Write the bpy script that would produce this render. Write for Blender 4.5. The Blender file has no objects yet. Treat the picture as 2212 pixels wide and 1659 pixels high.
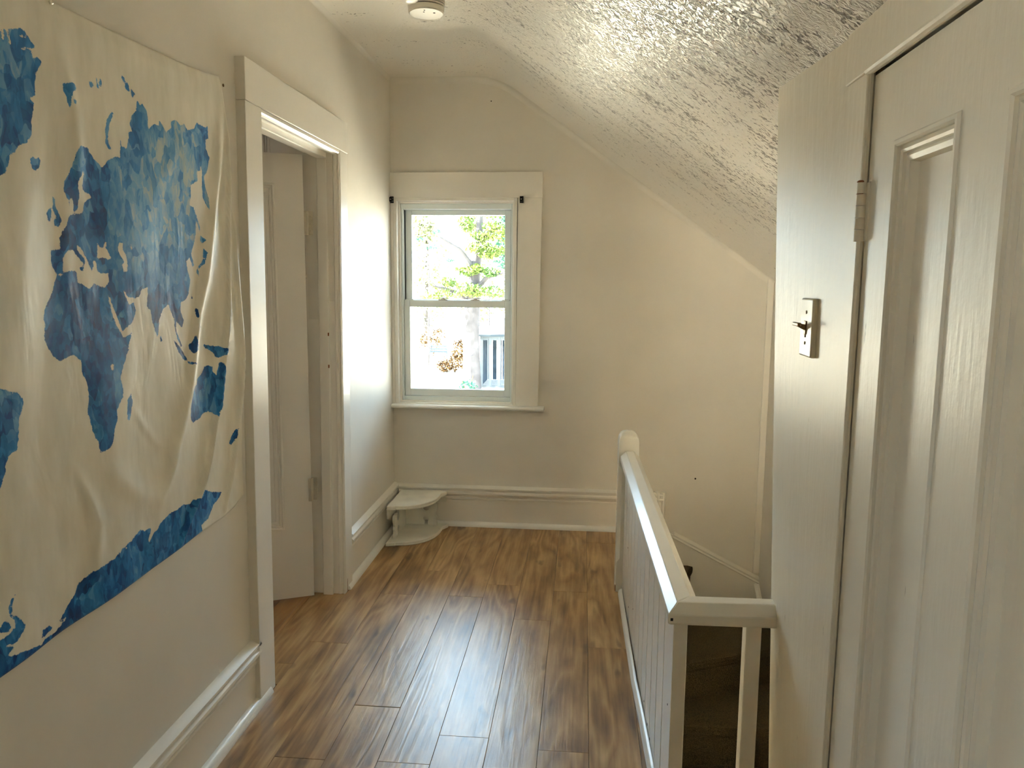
import bpy, bmesh, math, random
import numpy as np
from mathutils import Vector, Matrix
random.seed(7)
sc = bpy.context.scene
COL = sc.collection

# ------------------------------------------------------------------ camera
CAM_H = 1.42
cd = bpy.data.cameras.new('camera'); cam = bpy.data.objects.new('camera', cd); COL.objects.link(cam)
cd.sensor_width = 36.0; cd.sensor_fit = 'HORIZONTAL'; cd.lens = 1670.0 / 2212.0 * 36.0
cd.clip_start = 0.02; cd.clip_end = 500
_f = 1670.0; _vx, _vy = 1262 - 1106.0, 605 - 829.5; _xv = 1010 - 1106.0
_yv = -(_f * _f + _xv * _vx) / _vy
_d = Vector((_vx, _vy, _f)).normalized(); _dn = Vector((_xv, _yv, _f)).normalized(); _X = _dn.cross(_d)
_R = (_X, _d, -_dn)                       # world axes written in (right, down, forward) of the camera
cam.matrix_world = Matrix(((_R[0][0], -_R[0][1], -_R[0][2], 0),
                           (_R[1][0], -_R[1][1], -_R[1][2], 0),
                           (_R[2][0], -_R[2][1], -_R[2][2], CAM_H),
                           (0, 0, 0, 1)))
sc.camera = cam
# ------------------------------------------------------------------ sky, sun, exposure
SKY = 6.8
w = bpy.data.worlds.new('sky'); sc.world = w; w.use_nodes = True
bg = w.node_tree.nodes['Background']; bg.inputs[0].default_value = (0.56, 0.78, 1.0, 1); bg.inputs[1].default_value = SKY
sd = bpy.data.lights.new('sun', 'SUN'); sd.energy = 108.0; sd.angle = 0.01; sd.color = (1, 0.95, 0.87)
sun = bpy.data.objects.new('sun', sd); COL.objects.link(sun)
sun.rotation_euler = Vector((1.0, 0.06, -0.62)).to_track_quat('-Z', 'Y').to_euler()
def portal(name, loc, direction, sx, sy):
    l = bpy.data.lights.new(name, 'AREA'); l.shape = 'RECTANGLE'; l.size = sx; l.size_y = sy; l.cycles.is_portal = True
    o = bpy.data.objects.new(name, l); COL.objects.link(o); o.location = loc
    o.rotation_euler = Vector(direction).to_track_quat('-Z', 'Z').to_euler()
portal('window_portal', (-0.72, 4.50, 1.29), (0, -1, 0), 0.72, 1.2)
portal('fill_window_portal', (-3.6, -2.76, 1.5), (0, 1, 0), 0.8, 1.5)  # at the unseen window added to fill the hall with light
sc.view_settings.view_transform = 'Standard'; sc.view_settings.look = 'None'
sc.view_settings.gamma = 1; sc.view_settings.use_curve_mapping = False
sc.view_settings.exposure = 1.6
sc.cycles.max_bounces = 14; sc.cycles.diffuse_bounces = 8; sc.cycles.glossy_bounces = 5
sc.cycles.transparent_max_bounces = 16; sc.cycles.sample_clamp_indirect = 30.0
sc.cycles.use_denoising = True

# ------------------------------------------------------------------ materials
def mat(name):
    m = bpy.data.materials.new(name); m.use_nodes = True
    nt = m.node_tree; return m, nt, nt.nodes['Principled BSDF']
def N(nt, t, **k):
    n = nt.nodes.new(t)
    for a, b in k.items():
        if a.startswith('i_'):
            key = a[2:]; key = int(key) if key.isdigit() else key.replace('_', ' ')
            n.inputs[key].default_value = b
        else: setattr(n, a, b)
    return n
def ramp(nt, stops, interp='LINEAR'):
    r = nt.nodes.new('ShaderNodeValToRGB'); e = r.color_ramp.elements; r.color_ramp.interpolation = interp
    while len(e) < len(stops): e.new(0.5)
    for i, (p, c) in enumerate(stops):
        e[i].position = p; e[i].color = (*c, 1) if len(c) == 3 else c
    return r
def coords(nt, scale=(1, 1, 1), kind='Object', rot=(0, 0, 0)):
    tc = N(nt, 'ShaderNodeTexCoord'); mp = N(nt, 'ShaderNodeMapping'); mp.inputs['Scale'].default_value = scale
    mp.inputs['Rotation'].default_value = rot
    nt.links.new(tc.outputs[kind], mp.inputs[0]); return mp
def plain(name, c, rough=0.5, metal=0.0, bump=None, scale=(1, 1, 1), bstr=0.1, bdist=0.002, var=0.0, spec=None, vscale=3.0):
    """paint-like material: colour with a little mottling, optional bump noise of given scale"""
    m, nt, b = mat(name)
    b.inputs['Roughness'].default_value = rough; b.inputs['Metallic'].default_value = metal
    if spec is not None: b.inputs['Specular IOR Level'].default_value = spec
    b.inputs['Base Color'].default_value = (*c, 1)
    if var:
        mp = coords(nt); n = N(nt, 'ShaderNodeTexNoise', i_Scale=vscale, i_Detail=5.0)
        nt.links.new(mp.outputs[0], n.inputs['Vector'])
        r = ramp(nt, [(0.3, tuple(x * (1 - var) for x in c)), (0.7, tuple(min(1, x * (1 + var)) for x in c))])
        nt.links.new(n.outputs[0], r.inputs[0]); nt.links.new(r.outputs[0], b.inputs['Base Color'])
    if bump:
        mp = coords(nt, scale); n = N(nt, 'ShaderNodeTexNoise', i_Scale=bump, i_Detail=3.0)
        nt.links.new(mp.outputs[0], n.inputs['Vector'])
        bp = N(nt, 'ShaderNodeBump', i_Strength=bstr, i_Distance=bdist)
        nt.links.new(n.outputs[0], bp.inputs['Height']); nt.links.new(bp.outputs[0], b.inputs['Normal'])
    return m
CREAM = (0.88, 0.84, 0.76)
M_wall = plain('wall_paint', (0.80, 0.757, 0.675), 0.55, bump=14, bstr=0.2, bdist=0.004, var=0.035, spec=0.12)
M_trim = plain('trim_paint', CREAM, 0.33, bump=40, scale=(1, 1, 0.06), bstr=0.12, bdist=0.001, var=0.03)
M_trimh = plain('trim_paint_horizontal', CREAM, 0.33, bump=40, scale=(1, 0.06, 1), bstr=0.12, bdist=0.001, var=0.03)
M_rail = plain('rail_paint', (0.91, 0.89, 0.83), 0.27, bump=30, scale=(1, 0.1, 1), bstr=0.15, bdist=0.001, var=0.03)
M_vinyl = plain('vinyl', (0.80, 0.84, 0.82), 0.35)
M_white = plain('white_plastic', (0.85, 0.80, 0.70), 0.35)
M_shelf = plain('shelf_paint', (0.86, 0.84, 0.75), 0.5, bump=25, bstr=0.2, var=0.08, vscale=9)
M_black = plain('black_metal', (0.02, 0.018, 0.016), 0.4, metal=0.6)
M_dark = plain('dark_gap', (0.02, 0.015, 0.01), 0.8)
M_hinge = plain('painted_hinge', (0.62, 0.55, 0.43), 0.35, var=0.1, vscale=40)
M_brass = plain('old_brass', (0.22, 0.14, 0.06), 0.35, metal=0.8)
M_plate = plain('switch_plate', (0.88, 0.83, 0.70), 0.2)
M_rawwood = plain('raw_wood', (0.30, 0.10, 0.03), 0.7, var=0.3, vscale=60)
M_sub = plain('subfloor', (0.05, 0.03, 0.02), 0.9)

def door_wall_paint():
    m, nt, b = mat('brushed_gloss_paint'); b.inputs['Specular Tint'].default_value = (1.0, 0.90, 0.72, 1)
    b.inputs['Roughness'].default_value = 0.40
    mp = coords(nt); n = N(nt, 'ShaderNodeTexNoise', i_Scale=3.0, i_Detail=5.0)
    nt.links.new(mp.outputs[0], n.inputs['Vector'])
    r = ramp(nt, [(0.3, (0.80, 0.74, 0.60)), (0.7, (0.85, 0.79, 0.65))]); nt.links.new(n.outputs[0], r.inputs[0])
    # small vertical chips and scuffs, a property of the old paint
    mp2 = coords(nt, (30, 30, 6)); n2 = N(nt, 'ShaderNodeTexNoise', i_Scale=1.6, i_Detail=4.0)
    nt.links.new(mp2.outputs[0], n2.inputs['Vector'])
    r2 = ramp(nt, [(0.735, (0, 0, 0)), (0.76, (1, 1, 1))]); nt.links.new(n2.outputs[0], r2.inputs[0])
    mx = N(nt, 'ShaderNodeMix', data_type='RGBA'); mx.inputs['B'].default_value = (0.40, 0.34, 0.25, 1)
    nt.links.new(r.outputs[0], mx.inputs['A']); nt.links.new(r2.outputs[0], mx.inputs['Factor'])
    nt.links.new(mx.outputs['Result'], b.inputs['Base Color'])
    a = coords(nt, (1, 1, 0.12)); na = N(nt, 'ShaderNodeTexNoise', i_Scale=90.0, i_Detail=2.0)
    nt.links.new(a.outputs[0], na.inputs['Vector'])
    c = coords(nt); nc = N(nt, 'ShaderNodeTexNoise', i_Scale=38.0, i_Detail=4.0)
    nt.links.new(c.outputs[0], nc.inputs['Vector'])
    add = N(nt, 'ShaderNodeMath', operation='ADD'); nt.links.new(na.outputs[0], add.inputs[0]); nt.links.new(nc.outputs[0], add.inputs[1])
    bp = N(nt, 'ShaderNodeBump', i_Strength=0.42, i_Distance=0.0018)
    nt.links.new(add.outputs[0], bp.inputs['Height']); nt.links.new(bp.outputs[0], b.inputs['Normal'])
    return m
M_gloss = door_wall_paint()

def ceiling_paint():
    """gloss paint over stippled texture; the stipple fades towards the window wall and the cove, dark brown specks in slanting streaks"""
    m, nt, b = mat('stippled_ceiling_paint'); b.inputs['Specular Tint'].default_value = (1.0, 0.93, 0.80, 1)
    tc = N(nt, 'ShaderNodeTexCoord'); sep = N(nt, 'ShaderNodeSeparateXYZ'); nt.links.new(tc.outputs['Object'], sep.inputs[0])
    # how strongly textured: fades out within 0.9 m of the window wall
    my = N(nt, 'ShaderNodeMapRange', i_1=4.15, i_2=3.1, i_3=0.06, i_4=1.0); nt.links.new(sep.outputs['Y'], my.inputs[0])
    mxr = N(nt, 'ShaderNodeMapRange', i_1=-0.75, i_2=-0.25, i_3=0.10, i_4=1.0); nt.links.new(sep.outputs['X'], mxr.inputs[0])
    am = N(nt, 'ShaderNodeMath', operation='MULTIPLY'); nt.links.new(my.outputs[0], am.inputs[0]); nt.links.new(mxr.outputs[0], am.inputs[1])
    st = N(nt, 'ShaderNodeTexNoise', i_Scale=62.0, i_Detail=2.5, i_Distortion=1.2); nt.links.new(tc.outputs['Object'], st.inputs['Vector'])
    rr = ramp(nt, [(0.40, (0, 0, 0)), (0.58, (1, 1, 1))]); nt.links.new(st.outputs[0], rr.inputs[0])
    hm = N(nt, 'ShaderNodeMath', operation='MULTIPLY'); nt.links.new(rr.outputs[0], hm.inputs[0]); nt.links.new(am.outputs[0], hm.inputs[1])
    bp = N(nt, 'ShaderNodeBump', i_Strength=0.85, i_Distance=0.006); nt.links.new(hm.outputs[0], bp.inputs['Height'])
    nt.links.new(bp.outputs[0], b.inputs['Normal'])
    # dark brown specks, clustered in streaks
    mp = N(nt, 'ShaderNodeMapping'); mp.inputs['Rotation'].default_value = (0, 0, 0.5); mp.inputs['Scale'].default_value = (2.6, 9.0, 2.6)
    nt.links.new(tc.outputs['Object'], mp.inputs[0])
    cl = N(nt, 'ShaderNodeTexNoise', i_Scale=1.6, i_Detail=4.0); nt.links.new(mp.outputs[0], cl.inputs['Vector'])
    sp = N(nt, 'ShaderNodeTexNoise', i_Scale=95.0, i_Detail=2.0, i_Distortion=0.8)
    mp3 = N(nt, 'ShaderNodeMapping'); mp3.inputs['Rotation'].default_value = (0, 0, 0.5); mp3.inputs['Scale'].default_value = (0.7, 1.0, 0.7)
    nt.links.new(tc.outputs['Object'], mp3.inputs[0]); nt.links.new(mp3.outputs[0], sp.inputs['Vector'])
    s1 = N(nt, 'ShaderNodeMath', operation='MULTIPLY_ADD'); s1.inputs[1].default_value = 0.62
    nt.links.new(cl.outputs[0], s1.inputs[0]); nt.links.new(sp.outputs[0], s1.inputs[2])
    s2 = N(nt, 'ShaderNodeMath', operation='MULTIPLY_ADD'); s2.inputs[1].default_value = 0.16
    nt.links.new(am.outputs[0], s2.inputs[0]); nt.links.new(s1.outputs[0], s2.inputs[2])
    r2 = ramp(nt, [(0.0, (0, 0, 0)), (1.0, (1, 1, 1))])
    mr = N(nt, 'ShaderNodeMapRange', i_1=1.045, i_2=1.10, i_3=0.0, i_4=0.85); nt.links.new(s2.outputs[0], mr.inputs[0])
    mx = N(nt, 'ShaderNodeMix', data_type='RGBA'); mx.inputs['A'].default_value = (0.85, 0.80, 0.71, 1); mx.inputs['B'].default_value = (0.12, 0.085, 0.05, 1)
    nt.links.new(mr.outputs[0], mx.inputs['Factor']); nt.links.new(mx.outputs['Result'], b.inputs['Base Color'])
    b.inputs['Roughness'].default_value = 0.30
    return m
M_ceil = ceiling_paint()

def wood(name, dark, mid, light, rough, rot=(0, 0, 0), knot=True):
    m, nt, b = mat(name)
    oi = N(nt, 'ShaderNodeObjectInfo'); tc = N(nt, 'ShaderNodeTexCoord')
    off = N(nt, 'ShaderNodeVectorMath', operation='SCALE'); off.inputs[0].default_value = (13.0, 57.0, 3.0)
    nt.links.new(oi.outputs['Random'], off.inputs['Scale'])
    ad = N(nt, 'ShaderNodeVectorMath', operation='ADD'); nt.links.new(tc.outputs['Object'], ad.inputs[0]); nt.links.new(off.outputs[0], ad.inputs[1])
    mp = N(nt, 'ShaderNodeMapping'); mp.inputs['Scale'].default_value = (1, 0.12, 1); nt.links.new(ad.outputs[0], mp.inputs[0])
    # broad figure: distorted rings
    g = N(nt, 'ShaderNodeTexNoise', i_Scale=6.5, i_Detail=2.5, i_Distortion=0.5); nt.links.new(mp.outputs[0], g.inputs['Vector'])
    fr = N(nt, 'ShaderNodeMath', operation='MULTIPLY'); fr.inputs[1].default_value = 9.0; nt.links.new(g.outputs[0], fr.inputs[0])
    fc = N(nt, 'ShaderNodeMath', operation='FRACT'); nt.links.new(fr.outputs[0], fc.inputs[0])
    pg = N(nt, 'ShaderNodeMath', operation='PINGPONG'); pg.inputs[1].default_value = 0.5; nt.links.new(fr.outputs[0], pg.inputs[0])
    # fine fibre
    mp2 = N(nt, 'ShaderNodeMapping'); mp2.inputs['Scale'].default_value = (1, 0.045, 1); nt.links.new(ad.outputs[0], mp2.inputs[0])
    fb = N(nt, 'ShaderNodeTexNoise', i_Scale=85.0, i_Detail=4.0); nt.links.new(mp2.outputs[0], fb.inputs['Vector'])
    # blotches
    mp3 = N(nt, 'ShaderNodeMapping'); mp3.inputs['Scale'].default_value = (1, 0.3, 1); nt.links.new(ad.outputs[0], mp3.inputs[0])
    bl = N(nt, 'ShaderNodeTexNoise', i_Scale=11.0, i_Detail=4.0); nt.links.new(mp3.outputs[0], bl.inputs['Vector'])
    a1 = N(nt, 'ShaderNodeMath', operation='MULTIPLY_ADD'); a1.inputs[1].default_value = 0.54; nt.links.new(pg.outputs[0], a1.inputs[0])
    nt.links.new(bl.outputs[0], a1.inputs[2])
    a2 = N(nt, 'ShaderNodeMath', operation='MULTIPLY_ADD'); a2.inputs[1].default_value = 0.56; nt.links.new(fb.outputs[0], a2.inputs[0]); nt.links.new(a1.outputs[0], a2.inputs[2])
    a3 = N(nt, 'ShaderNodeMath', operation='MULTIPLY_ADD'); a3.inputs[1].default_value = 0.10; nt.links.new(oi.outputs['Random'], a3.inputs[0]); nt.links.new(a2.outputs[0], a3.inputs[2])
    mr = N(nt, 'ShaderNodeMapRange', i_1=0.52, i_2=1.34); nt.links.new(a3.outputs[0], mr.inputs[0])
    r = ramp(nt, [(0.0, dark), (0.45, mid), (1.0, light)]); nt.links.new(mr.outputs[0], r.inputs[0])
    nt.links.new(r.outputs[0], b.inputs['Base Color'])
    # dark knots and mineral streaks
    if knot:
        mp4 = N(nt, 'ShaderNodeMapping'); mp4.inputs['Scale'].default_value = (1, 0.34, 1); nt.links.new(ad.outputs[0], mp4.inputs[0])
        kn = N(nt, 'ShaderNodeTexNoise', i_Scale=15.0, i_Detail=2.0); nt.links.new(mp4.outputs[0], kn.inputs['Vector'])
        kr = N(nt, 'ShaderNodeMapRange', i_1=0.66, i_2=0.78, i_3=0.0, i_4=0.75); nt.links.new(kn.outputs[0], kr.inputs[0])
        mx = N(nt, 'ShaderNodeMix', data_type='RGBA'); mx.inputs['B'].default_value = (*[x * 0.45 for x in dark], 1)
        nt.links.new(kr.outputs[0], mx.inputs['Factor']); nt.links.new(r.outputs[0], mx.inputs['A']); nt.links.new(mx.outputs['Result'], b.inputs['Base Color'])
    bp = N(nt, 'ShaderNodeBump', i_Strength=0.5, i_Distance=0.002); nt.links.new(a2.outputs[0], bp.inputs['Height']); nt.links.new(bp.outputs[0], b.inputs['Normal'])
    b.inputs['Roughness'].default_value = rough; b.inputs['Specular IOR Level'].default_value = 0.85
    return m
M_plank = wood('laminate_oak', (0.11, 0.052, 0.015), (0.36, 0.20, 0.07), (0.66, 0.43, 0.19), 0.34)
M_pine = wood('orange_pine', (0.20, 0.08, 0.02), (0.38, 0.19, 0.06), (0.50, 0.29, 0.11), 0.3)
M_carpet = plain('brown_carpet', (0.095, 0.07, 0.033), 0.95, bump=260, bstr=0.9, bdist=0.006, var=0.55, vscale=220, spec=0.1)

# ------------------------------------------------------------------ mesh helpers
class MB:
    def __init__(s): s.v = []; s.f = []
    def quad(s, *p):
        i = len(s.v); s.v += [tuple(q) for q in p]; s.f.append(tuple(range(i, i + len(p)))); return s
    def box(s, x0, x1, y0, y1, z0, z1):
        i = len(s.v)
        s.v += [(x, y, z) for z in (z0, z1) for y in (y0, y1) for x in (x0, x1)]
        s.f += [tuple(i + k for k in q) for q in ((0, 2, 3, 1), (4, 5, 7, 6), (0, 1, 5, 4), (2, 6, 7, 3), (0, 4, 6, 2), (1, 3, 7, 5))]; return s
    def prism(s, prof, fn, a0, a1):
        """prof: 2-D outline, fn(u, v, a) -> point; extruded from a0 to a1"""
        n = len(prof); i = len(s.v)
        s.v += [tuple(fn(u, v, a0)) for u, v in prof] + [tuple(fn(u, v, a1)) for u, v in prof]
        s.f.append(tuple(i + k for k in range(n))[::-1]); s.f.append(tuple(i + n + k for k in range(n)))
        for k in range(n):
            k2 = (k + 1) % n; s.f.append((i + k, i + k2, i + n + k2, i + n + k))
        return s
    def sweep(s, prof, frames):
        """prof: closed 2-D outline; frames: list of (origin, u axis, v axis)"""
        n = len(prof); base = len(s.v)
        for o, u, v in frames:
            o, u, v = Vector(o), Vector(u), Vector(v)
            s.v += [tuple(o + u * a + v * b) for a, b in prof]
        for j in range(len(frames) - 1):
            for k in range(n):
                k2 = (k + 1) % n; s.f.append((base + j * n + k, base + j * n + k2, base + (j + 1) * n + k2, base + (j + 1) * n + k))
        s.f.append(tuple(base + k for k in range(n))[::-1]); s.f.append(tuple(base + (len(frames) - 1) * n + k for k in range(n))); return s
    def lathe(s, prof, c, axis='z', seg=32):
        """prof: (radius, height) pairs along the axis"""
        base = len(s.v); n = len(prof)
        for k in range(seg):
            a = 2 * math.pi * k / seg; ca, sa = math.cos(a), math.sin(a)
            for r, h in prof:
                p = {'z': (r * ca, r * sa, h), 'x': (h, r * ca, r * sa), 'y': (r * sa, h, r * ca)}[axis]
                s.v.append((c[0] + p[0], c[1] + p[1], c[2] + p[2]))
        for k in range(seg):
            k2 = (k + 1) % seg
            for j in range(n - 1): s.f.append((base + k * n + j, base + k2 * n + j, base + k2 * n + j + 1, base + k * n + j + 1))
        s.f.append(tuple(base + k * n for k in range(seg))[::-1]); s.f.append(tuple(base + k * n + n - 1 for k in range(seg))); return s
    def tube(s, pts, r, seg=8):
        fr = []
        for i, p in enumerate(pts):
            t = (Vector(pts[min(i + 1, len(pts) - 1)]) - Vector(pts[max(i - 1, 0)])).normalized()
            u = t.cross(Vector((0.31, 0.17, 0.93))).normalized(); fr.append((p, u, t.cross(u)))
        rr = r if isinstance(r, (list, tuple)) else [r] * len(pts)
        base = len(s.v)
        for (o, u, v), q in zip(fr, rr):
            for k in range(seg):
                a = 2 * math.pi * k / seg; s.v.append(tuple(Vector(o) + u * (q * math.cos(a)) + v * (q * math.sin(a))))
        for j in range(len(pts) - 1):
            for k in range(seg):
                k2 = (k + 1) % seg; s.f.append((base + j * seg + k, base + j * seg + k2, base + (j + 1) * seg + k2, base + (j + 1) * seg + k))
        s.f.append(tuple(base + k for k in range(seg))[::-1]); s.f.append(tuple(base + (len(pts) - 1) * seg + k for k in range(seg))); return s
    def build(s, name, m, parent=None, bevel=0.0, smooth=False, fn=None, seg=2):
        me = bpy.data.meshes.new(name)
        v = [fn(*p) for p in s.v] if fn else s.v
        me.from_pydata(v, [], s.f)
        bm = bmesh.new(); bm.from_mesh(me); bmesh.ops.recalc_face_normals(bm, faces=bm.faces); bm.to_mesh(me); bm.free()
        me.materials.append(m); o = bpy.data.objects.new(name, me); COL.objects.link(o)
        if parent: o.parent = parent
        if bevel:
            b = o.modifiers.new('bevel', 'BEVEL'); b.width = bevel; b.segments = seg; b.limit_method = 'ANGLE'; b.angle_limit = 0.6
        if smooth or bevel:
            for p in me.polygons: p.use_smooth = True
            if hasattr(me, 'set_sharp_from_angle'): me.set_sharp_from_angle(angle=0.55)
        return o
def struct(o): o['kind'] = 'structure'; return o
def tag(o, label, cat, group=None):
    o['label'] = label; o['category'] = cat
    if group: o['group'] = group
    return o
def empty(name, loc=(0, 0, 0), rz=0.0, parent=None):
    o = bpy.data.objects.new(name, None); COL.objects.link(o); o.location = loc; o.rotation_euler = (0, 0, rz)
    if parent: o.parent = parent
    return o

# ================================================================== ROOM SHELL
XL = -1.08          # left wall face
YB = 4.32           # window wall face
ZC = 2.50           # flat ceiling
def slope_z(x): return 2.50 - 0.7166 * (x + 0.486)
def lean(y, z): return y + 0.025 * (z - 1.0)      # the old left door frame leans a little
# ---- left wall (door opening y 2.47..3.30)
DY0, DY1, DZ = 2.47, 3.30, 1.955
lw = MB().box(-1.20, XL, -2.6, -1.15, -0.3, 2.56).box(-1.20, XL, -1.15, -0.25, 2.05, 2.56).box(-1.20, XL, -0.25, DY0, -0.3, 2.56).box(-1.20, XL, DY1, 4.5, -0.3, 2.56).box(-1.20, XL, DY0, DY1, DZ, 2.56)  # the unseen doorway near the camera is added to let fill light in
struct(lw.build('wall_left', M_wall))
# ---- window wall with opening, gable outline follows the roof slope
WX0, WX1, WZ0, WZ1 = -1.058, -0.385, 0.70, 1.86
bw = MB()
T = 0.20
def yz(u, v, a): return (u, a, v)
bw.prism([(-1.30, -1.9), (WX0, -1.9), (WX0, 2.56), (-1.30, 2.56)], yz, YB, YB + T)
bw.prism([(WX0, -1.9), (WX1, -1.9), (WX1, WZ0), (WX0, WZ0)], yz, YB, YB + T)
bw.prism([(WX0, WZ1), (WX1, WZ1), (WX1, slope_z(WX1) + 0.06), (-0.486, 2.56), (WX0, 2.56)], yz, YB, YB + T)
bw.prism([(WX1, -1.9), (1.20, -1.9), (1.20, slope_z(1.2) + 0.06), (WX1, slope_z(WX1) + 0.06)], yz, YB, YB + T)
wall_back = struct(bw.build('wall_back', M_wall))
# small nail hole low on the window wall, another by the window head
for x, z, r in ((0.645, 0.317, 0.0048), (-0.52, 2.375, 0.003)):
    MB().lathe([(r * 1.1, 0), (r, 0.0015), (r * 0.3, 0.0018)], (x, YB - 0.0015, z), 'y', 10).build('nail_hole', M_dark, wall_back)
# ---- ceiling: flat, rounded break, slope
pr = []
R0 = 0.42
tl = R0 * math.tan(math.atan(0.7166) / 2)
ang = math.atan(0.7166)
for k in range(13):
    a = ang * k / 12
    pr.append((-0.486 - tl + R0 * math.sin(a), ZC - R0 * (1 - math.cos(a))))
low = [(-1.35, ZC)] + pr + [(1.25, slope_z(1.25))]
up = [(1.25, slope_z(1.25) + 0.12), (-0.44, ZC + 0.13), (-1.35, ZC + 0.13)]
struct(MB().prism(low + up, yz, -2.75, 4.56).build('ceiling', M_ceil, smooth=True))
# soft plaster coves where the ceiling meets the window wall and the left wall
def cove(r, n=6):
    pts = [(0, 0)]
    for k in range(n + 1):
        a = math.pi / 2 * k / n; pts.append((r - r * math.sin(a), r - r * math.cos(a)))
    return pts
cv = cove(0.035)
path = [(-1.09, ZC)] + pr + [(1.03, slope_z(1.03))]
fr = []
for i, (x, z) in enumerate(path):
    x0, z0 = path[max(i - 1, 0)]; x1, z1 = path[min(i + 1, len(path) - 1)]
    t = Vector((x1 - x0, 0, z1 - z0)).normalized(); nrm = Vector((t.z, 0, -t.x))
    fr.append((Vector((x, YB + 0.0005, z)) - nrm * 0.0005, Vector((0, -1, 0)), nrm))
struct(MB().sweep(cv, fr).build('trim_1', M_wall, smooth=True))
struct(MB().prism(cove(0.022), lambda u, v, a: (XL - 0.0005 + u, a, ZC + 0.0005 - v), -2.5, YB).build('trim_2', M_wall, smooth=True))
# ---- right wall: closet wall, slightly twisted at its free end
XR = 0.445
def rx(y, z):
    s = min(1.0, max(0.0, (y - 1.43) / 0.42)); return XR + s * 0.0375 * (1.3 - z)
CD0, CD1, CDZ = 0.60, 1.318, 1.755
rw = MB()
ny, nz = 10, 12
def sheet(off, flip=False):
    b = len(rw.v)
    for j in range(nz + 1):
        for i in range(ny + 1):
            y = CD1 + (1.85 - CD1) * i / ny; z = -1.9 + (3.80) * j / nz
            rw.v.append((rx(y, z) + off, y, z))
    for j in range(nz):
        for i in range(ny):
            a = b + j * (ny + 1) + i; q = (a, a + 1, a + ny + 2, a + ny + 1); rw.f.append(q)
    return b
b0 = sheet(0); b1 = sheet(0.10)
W1 = ny + 1
for j in range(nz):
    for i in (0, ny): rw.f.append((b0 + j * W1 + i, b0 + (j + 1) * W1 + i, b1 + (j + 1) * W1 + i, b1 + j * W1 + i))
for i in range(ny):
    for j in (0, nz): rw.f.append((b0 + j * W1 + i, b0 + j * W1 + i + 1, b1 + j * W1 + i + 1, b1 + j * W1 + i))
rw.box(XR, XR + 0.10, -2.6, CD0, -0.3, 1.90).box(XR, XR + 0.10, CD0, CD1, CDZ, 1.90)
struct(rw.build('wall_right', M_gloss))
# closet back so that no light leaks in
struct(MB().box(1.02, 1.14, -2.7, 4.5, -1.9, 1.52).build('wall_stair', M_wall))
# ---- wall behind the camera
fw = MB().box(-1.25, 1.15, -2.72, -2.6, -0.3, 2.6)
struct(fw.build('wall_front', M_wall))
# ---- bedroom beyond the left door
bd = MB().box(-4.2, -1.2, 4.45, 4.6, -0.3, 2.62).build('wall_bedroom_back', M_wall); struct(bd)
struct(MB().box(-4.32, -4.2, -2.72, 4.6, -0.3, 2.62).build('wall_bedroom_left', M_wall))
struct(MB().box(-4.2, -4.0, -2.72, -2.6, -0.3, 2.62).box(-3.2, -1.2, -2.72, -2.6, -0.3, 2.62).box(-4.0, -3.2, -2.72, -2.6, -0.3, 0.75).box(-4.0, -3.2, -2.72, -2.6, 2.25, 2.62).build('wall_bedroom_front', M_wall))  # window opening out of view, added and sized as fill light for the hall
struct(MB().box(-4.3, -1.19, -2.75, 4.62, 2.5, 2.62).build('ceiling_bedroom', M_wall))


struct(MB().box(-2.9, -1.2, 0.50, 0.60, -0.03, 2.5).build('wall_bedroom_baffle', M_wall))  # unseen wall, added to block window light towards the bedroom door and hall end

# ================================================================== FLOORS
fl = MB().box(-1.21, 0.235, -2.6, YB, -0.06, -0.012).box(0.235, XR + 0.02, -2.6, 1.80, -0.06, -0.012)
fl.prism([(0.235, 3.46), (0.28, 3.46), (0.47, YB), (0.235, YB)], lambda u, v, a: (u, v, a), -0.06, -0.012)
floor = struct(fl.build('floor', M_sub))
cols = [(-1.05, 2.80), (-0.895, 2.07), (-0.74, 2.372), (-0.583, 3.30), (-0.425, 2.23), (-0.268, 3.09), (-0.112, 3.405), (0.042, 2.87)]
cols = [(-1.206, 2.62)] + cols + [(0.198, 2.45)]
edges = [c[0] for c in cols] + [0.235]
G = 0.0004
def plank(x0, x1, y0, y1, dz=0.0):
    m = MB(); b = 0.0008
    x0 += G; x1 -= G; y0 += G; y1 -= G
    z1 = dz; z0 = -0.012
    m.v += [(x0, y0, z0), (x1, y0, z0), (x1, y1, z0), (x0, y1, z0), (x0, y0, z1 - b), (x1, y0, z1 - b), (x1, y1, z1 - b), (x0, y1, z1 - b),
            (x0 + b, y0 + b, z1), (x1 - b, y0 + b, z1), (x1 - b, y1 - b, z1), (x0 + b, y1 - b, z1)]
    m.f += [(0, 3, 2, 1)] + [(k, (k + 1) % 4, 4 + (k + 1) % 4, 4 + k) for k in range(4)] + [(4 + k, 4 + (k + 1) % 4, 8 + (k + 1) % 4, 8 + k) for k in range(4)] + [(8, 9, 10, 11)]
    return m.build('plank', M_plank, floor)
for i, (x0, ye) in enumerate(cols):
    x1 = edges[i + 1]
    ylo, yhi = (DY0 + 0.004, DY1 - 0.006) if i == 0 else (-2.59, YB - 0.02)
    ends = [ylo] + [e for e in sorted(ye + 1.22 * k for k in range(-5, 4)) if ylo + 0.05 < e < yhi - 0.05] + [yhi]
    for k, (a, b) in enumerate(zip(ends[:-1], ends[1:])):
        gap = 0.0022 if (i == 3 and abs(b - 2.372) < 0.01) else 0.0
        plank(x0, x1, a, b - gap, random.uniform(-0.0005, 0.0))
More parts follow.
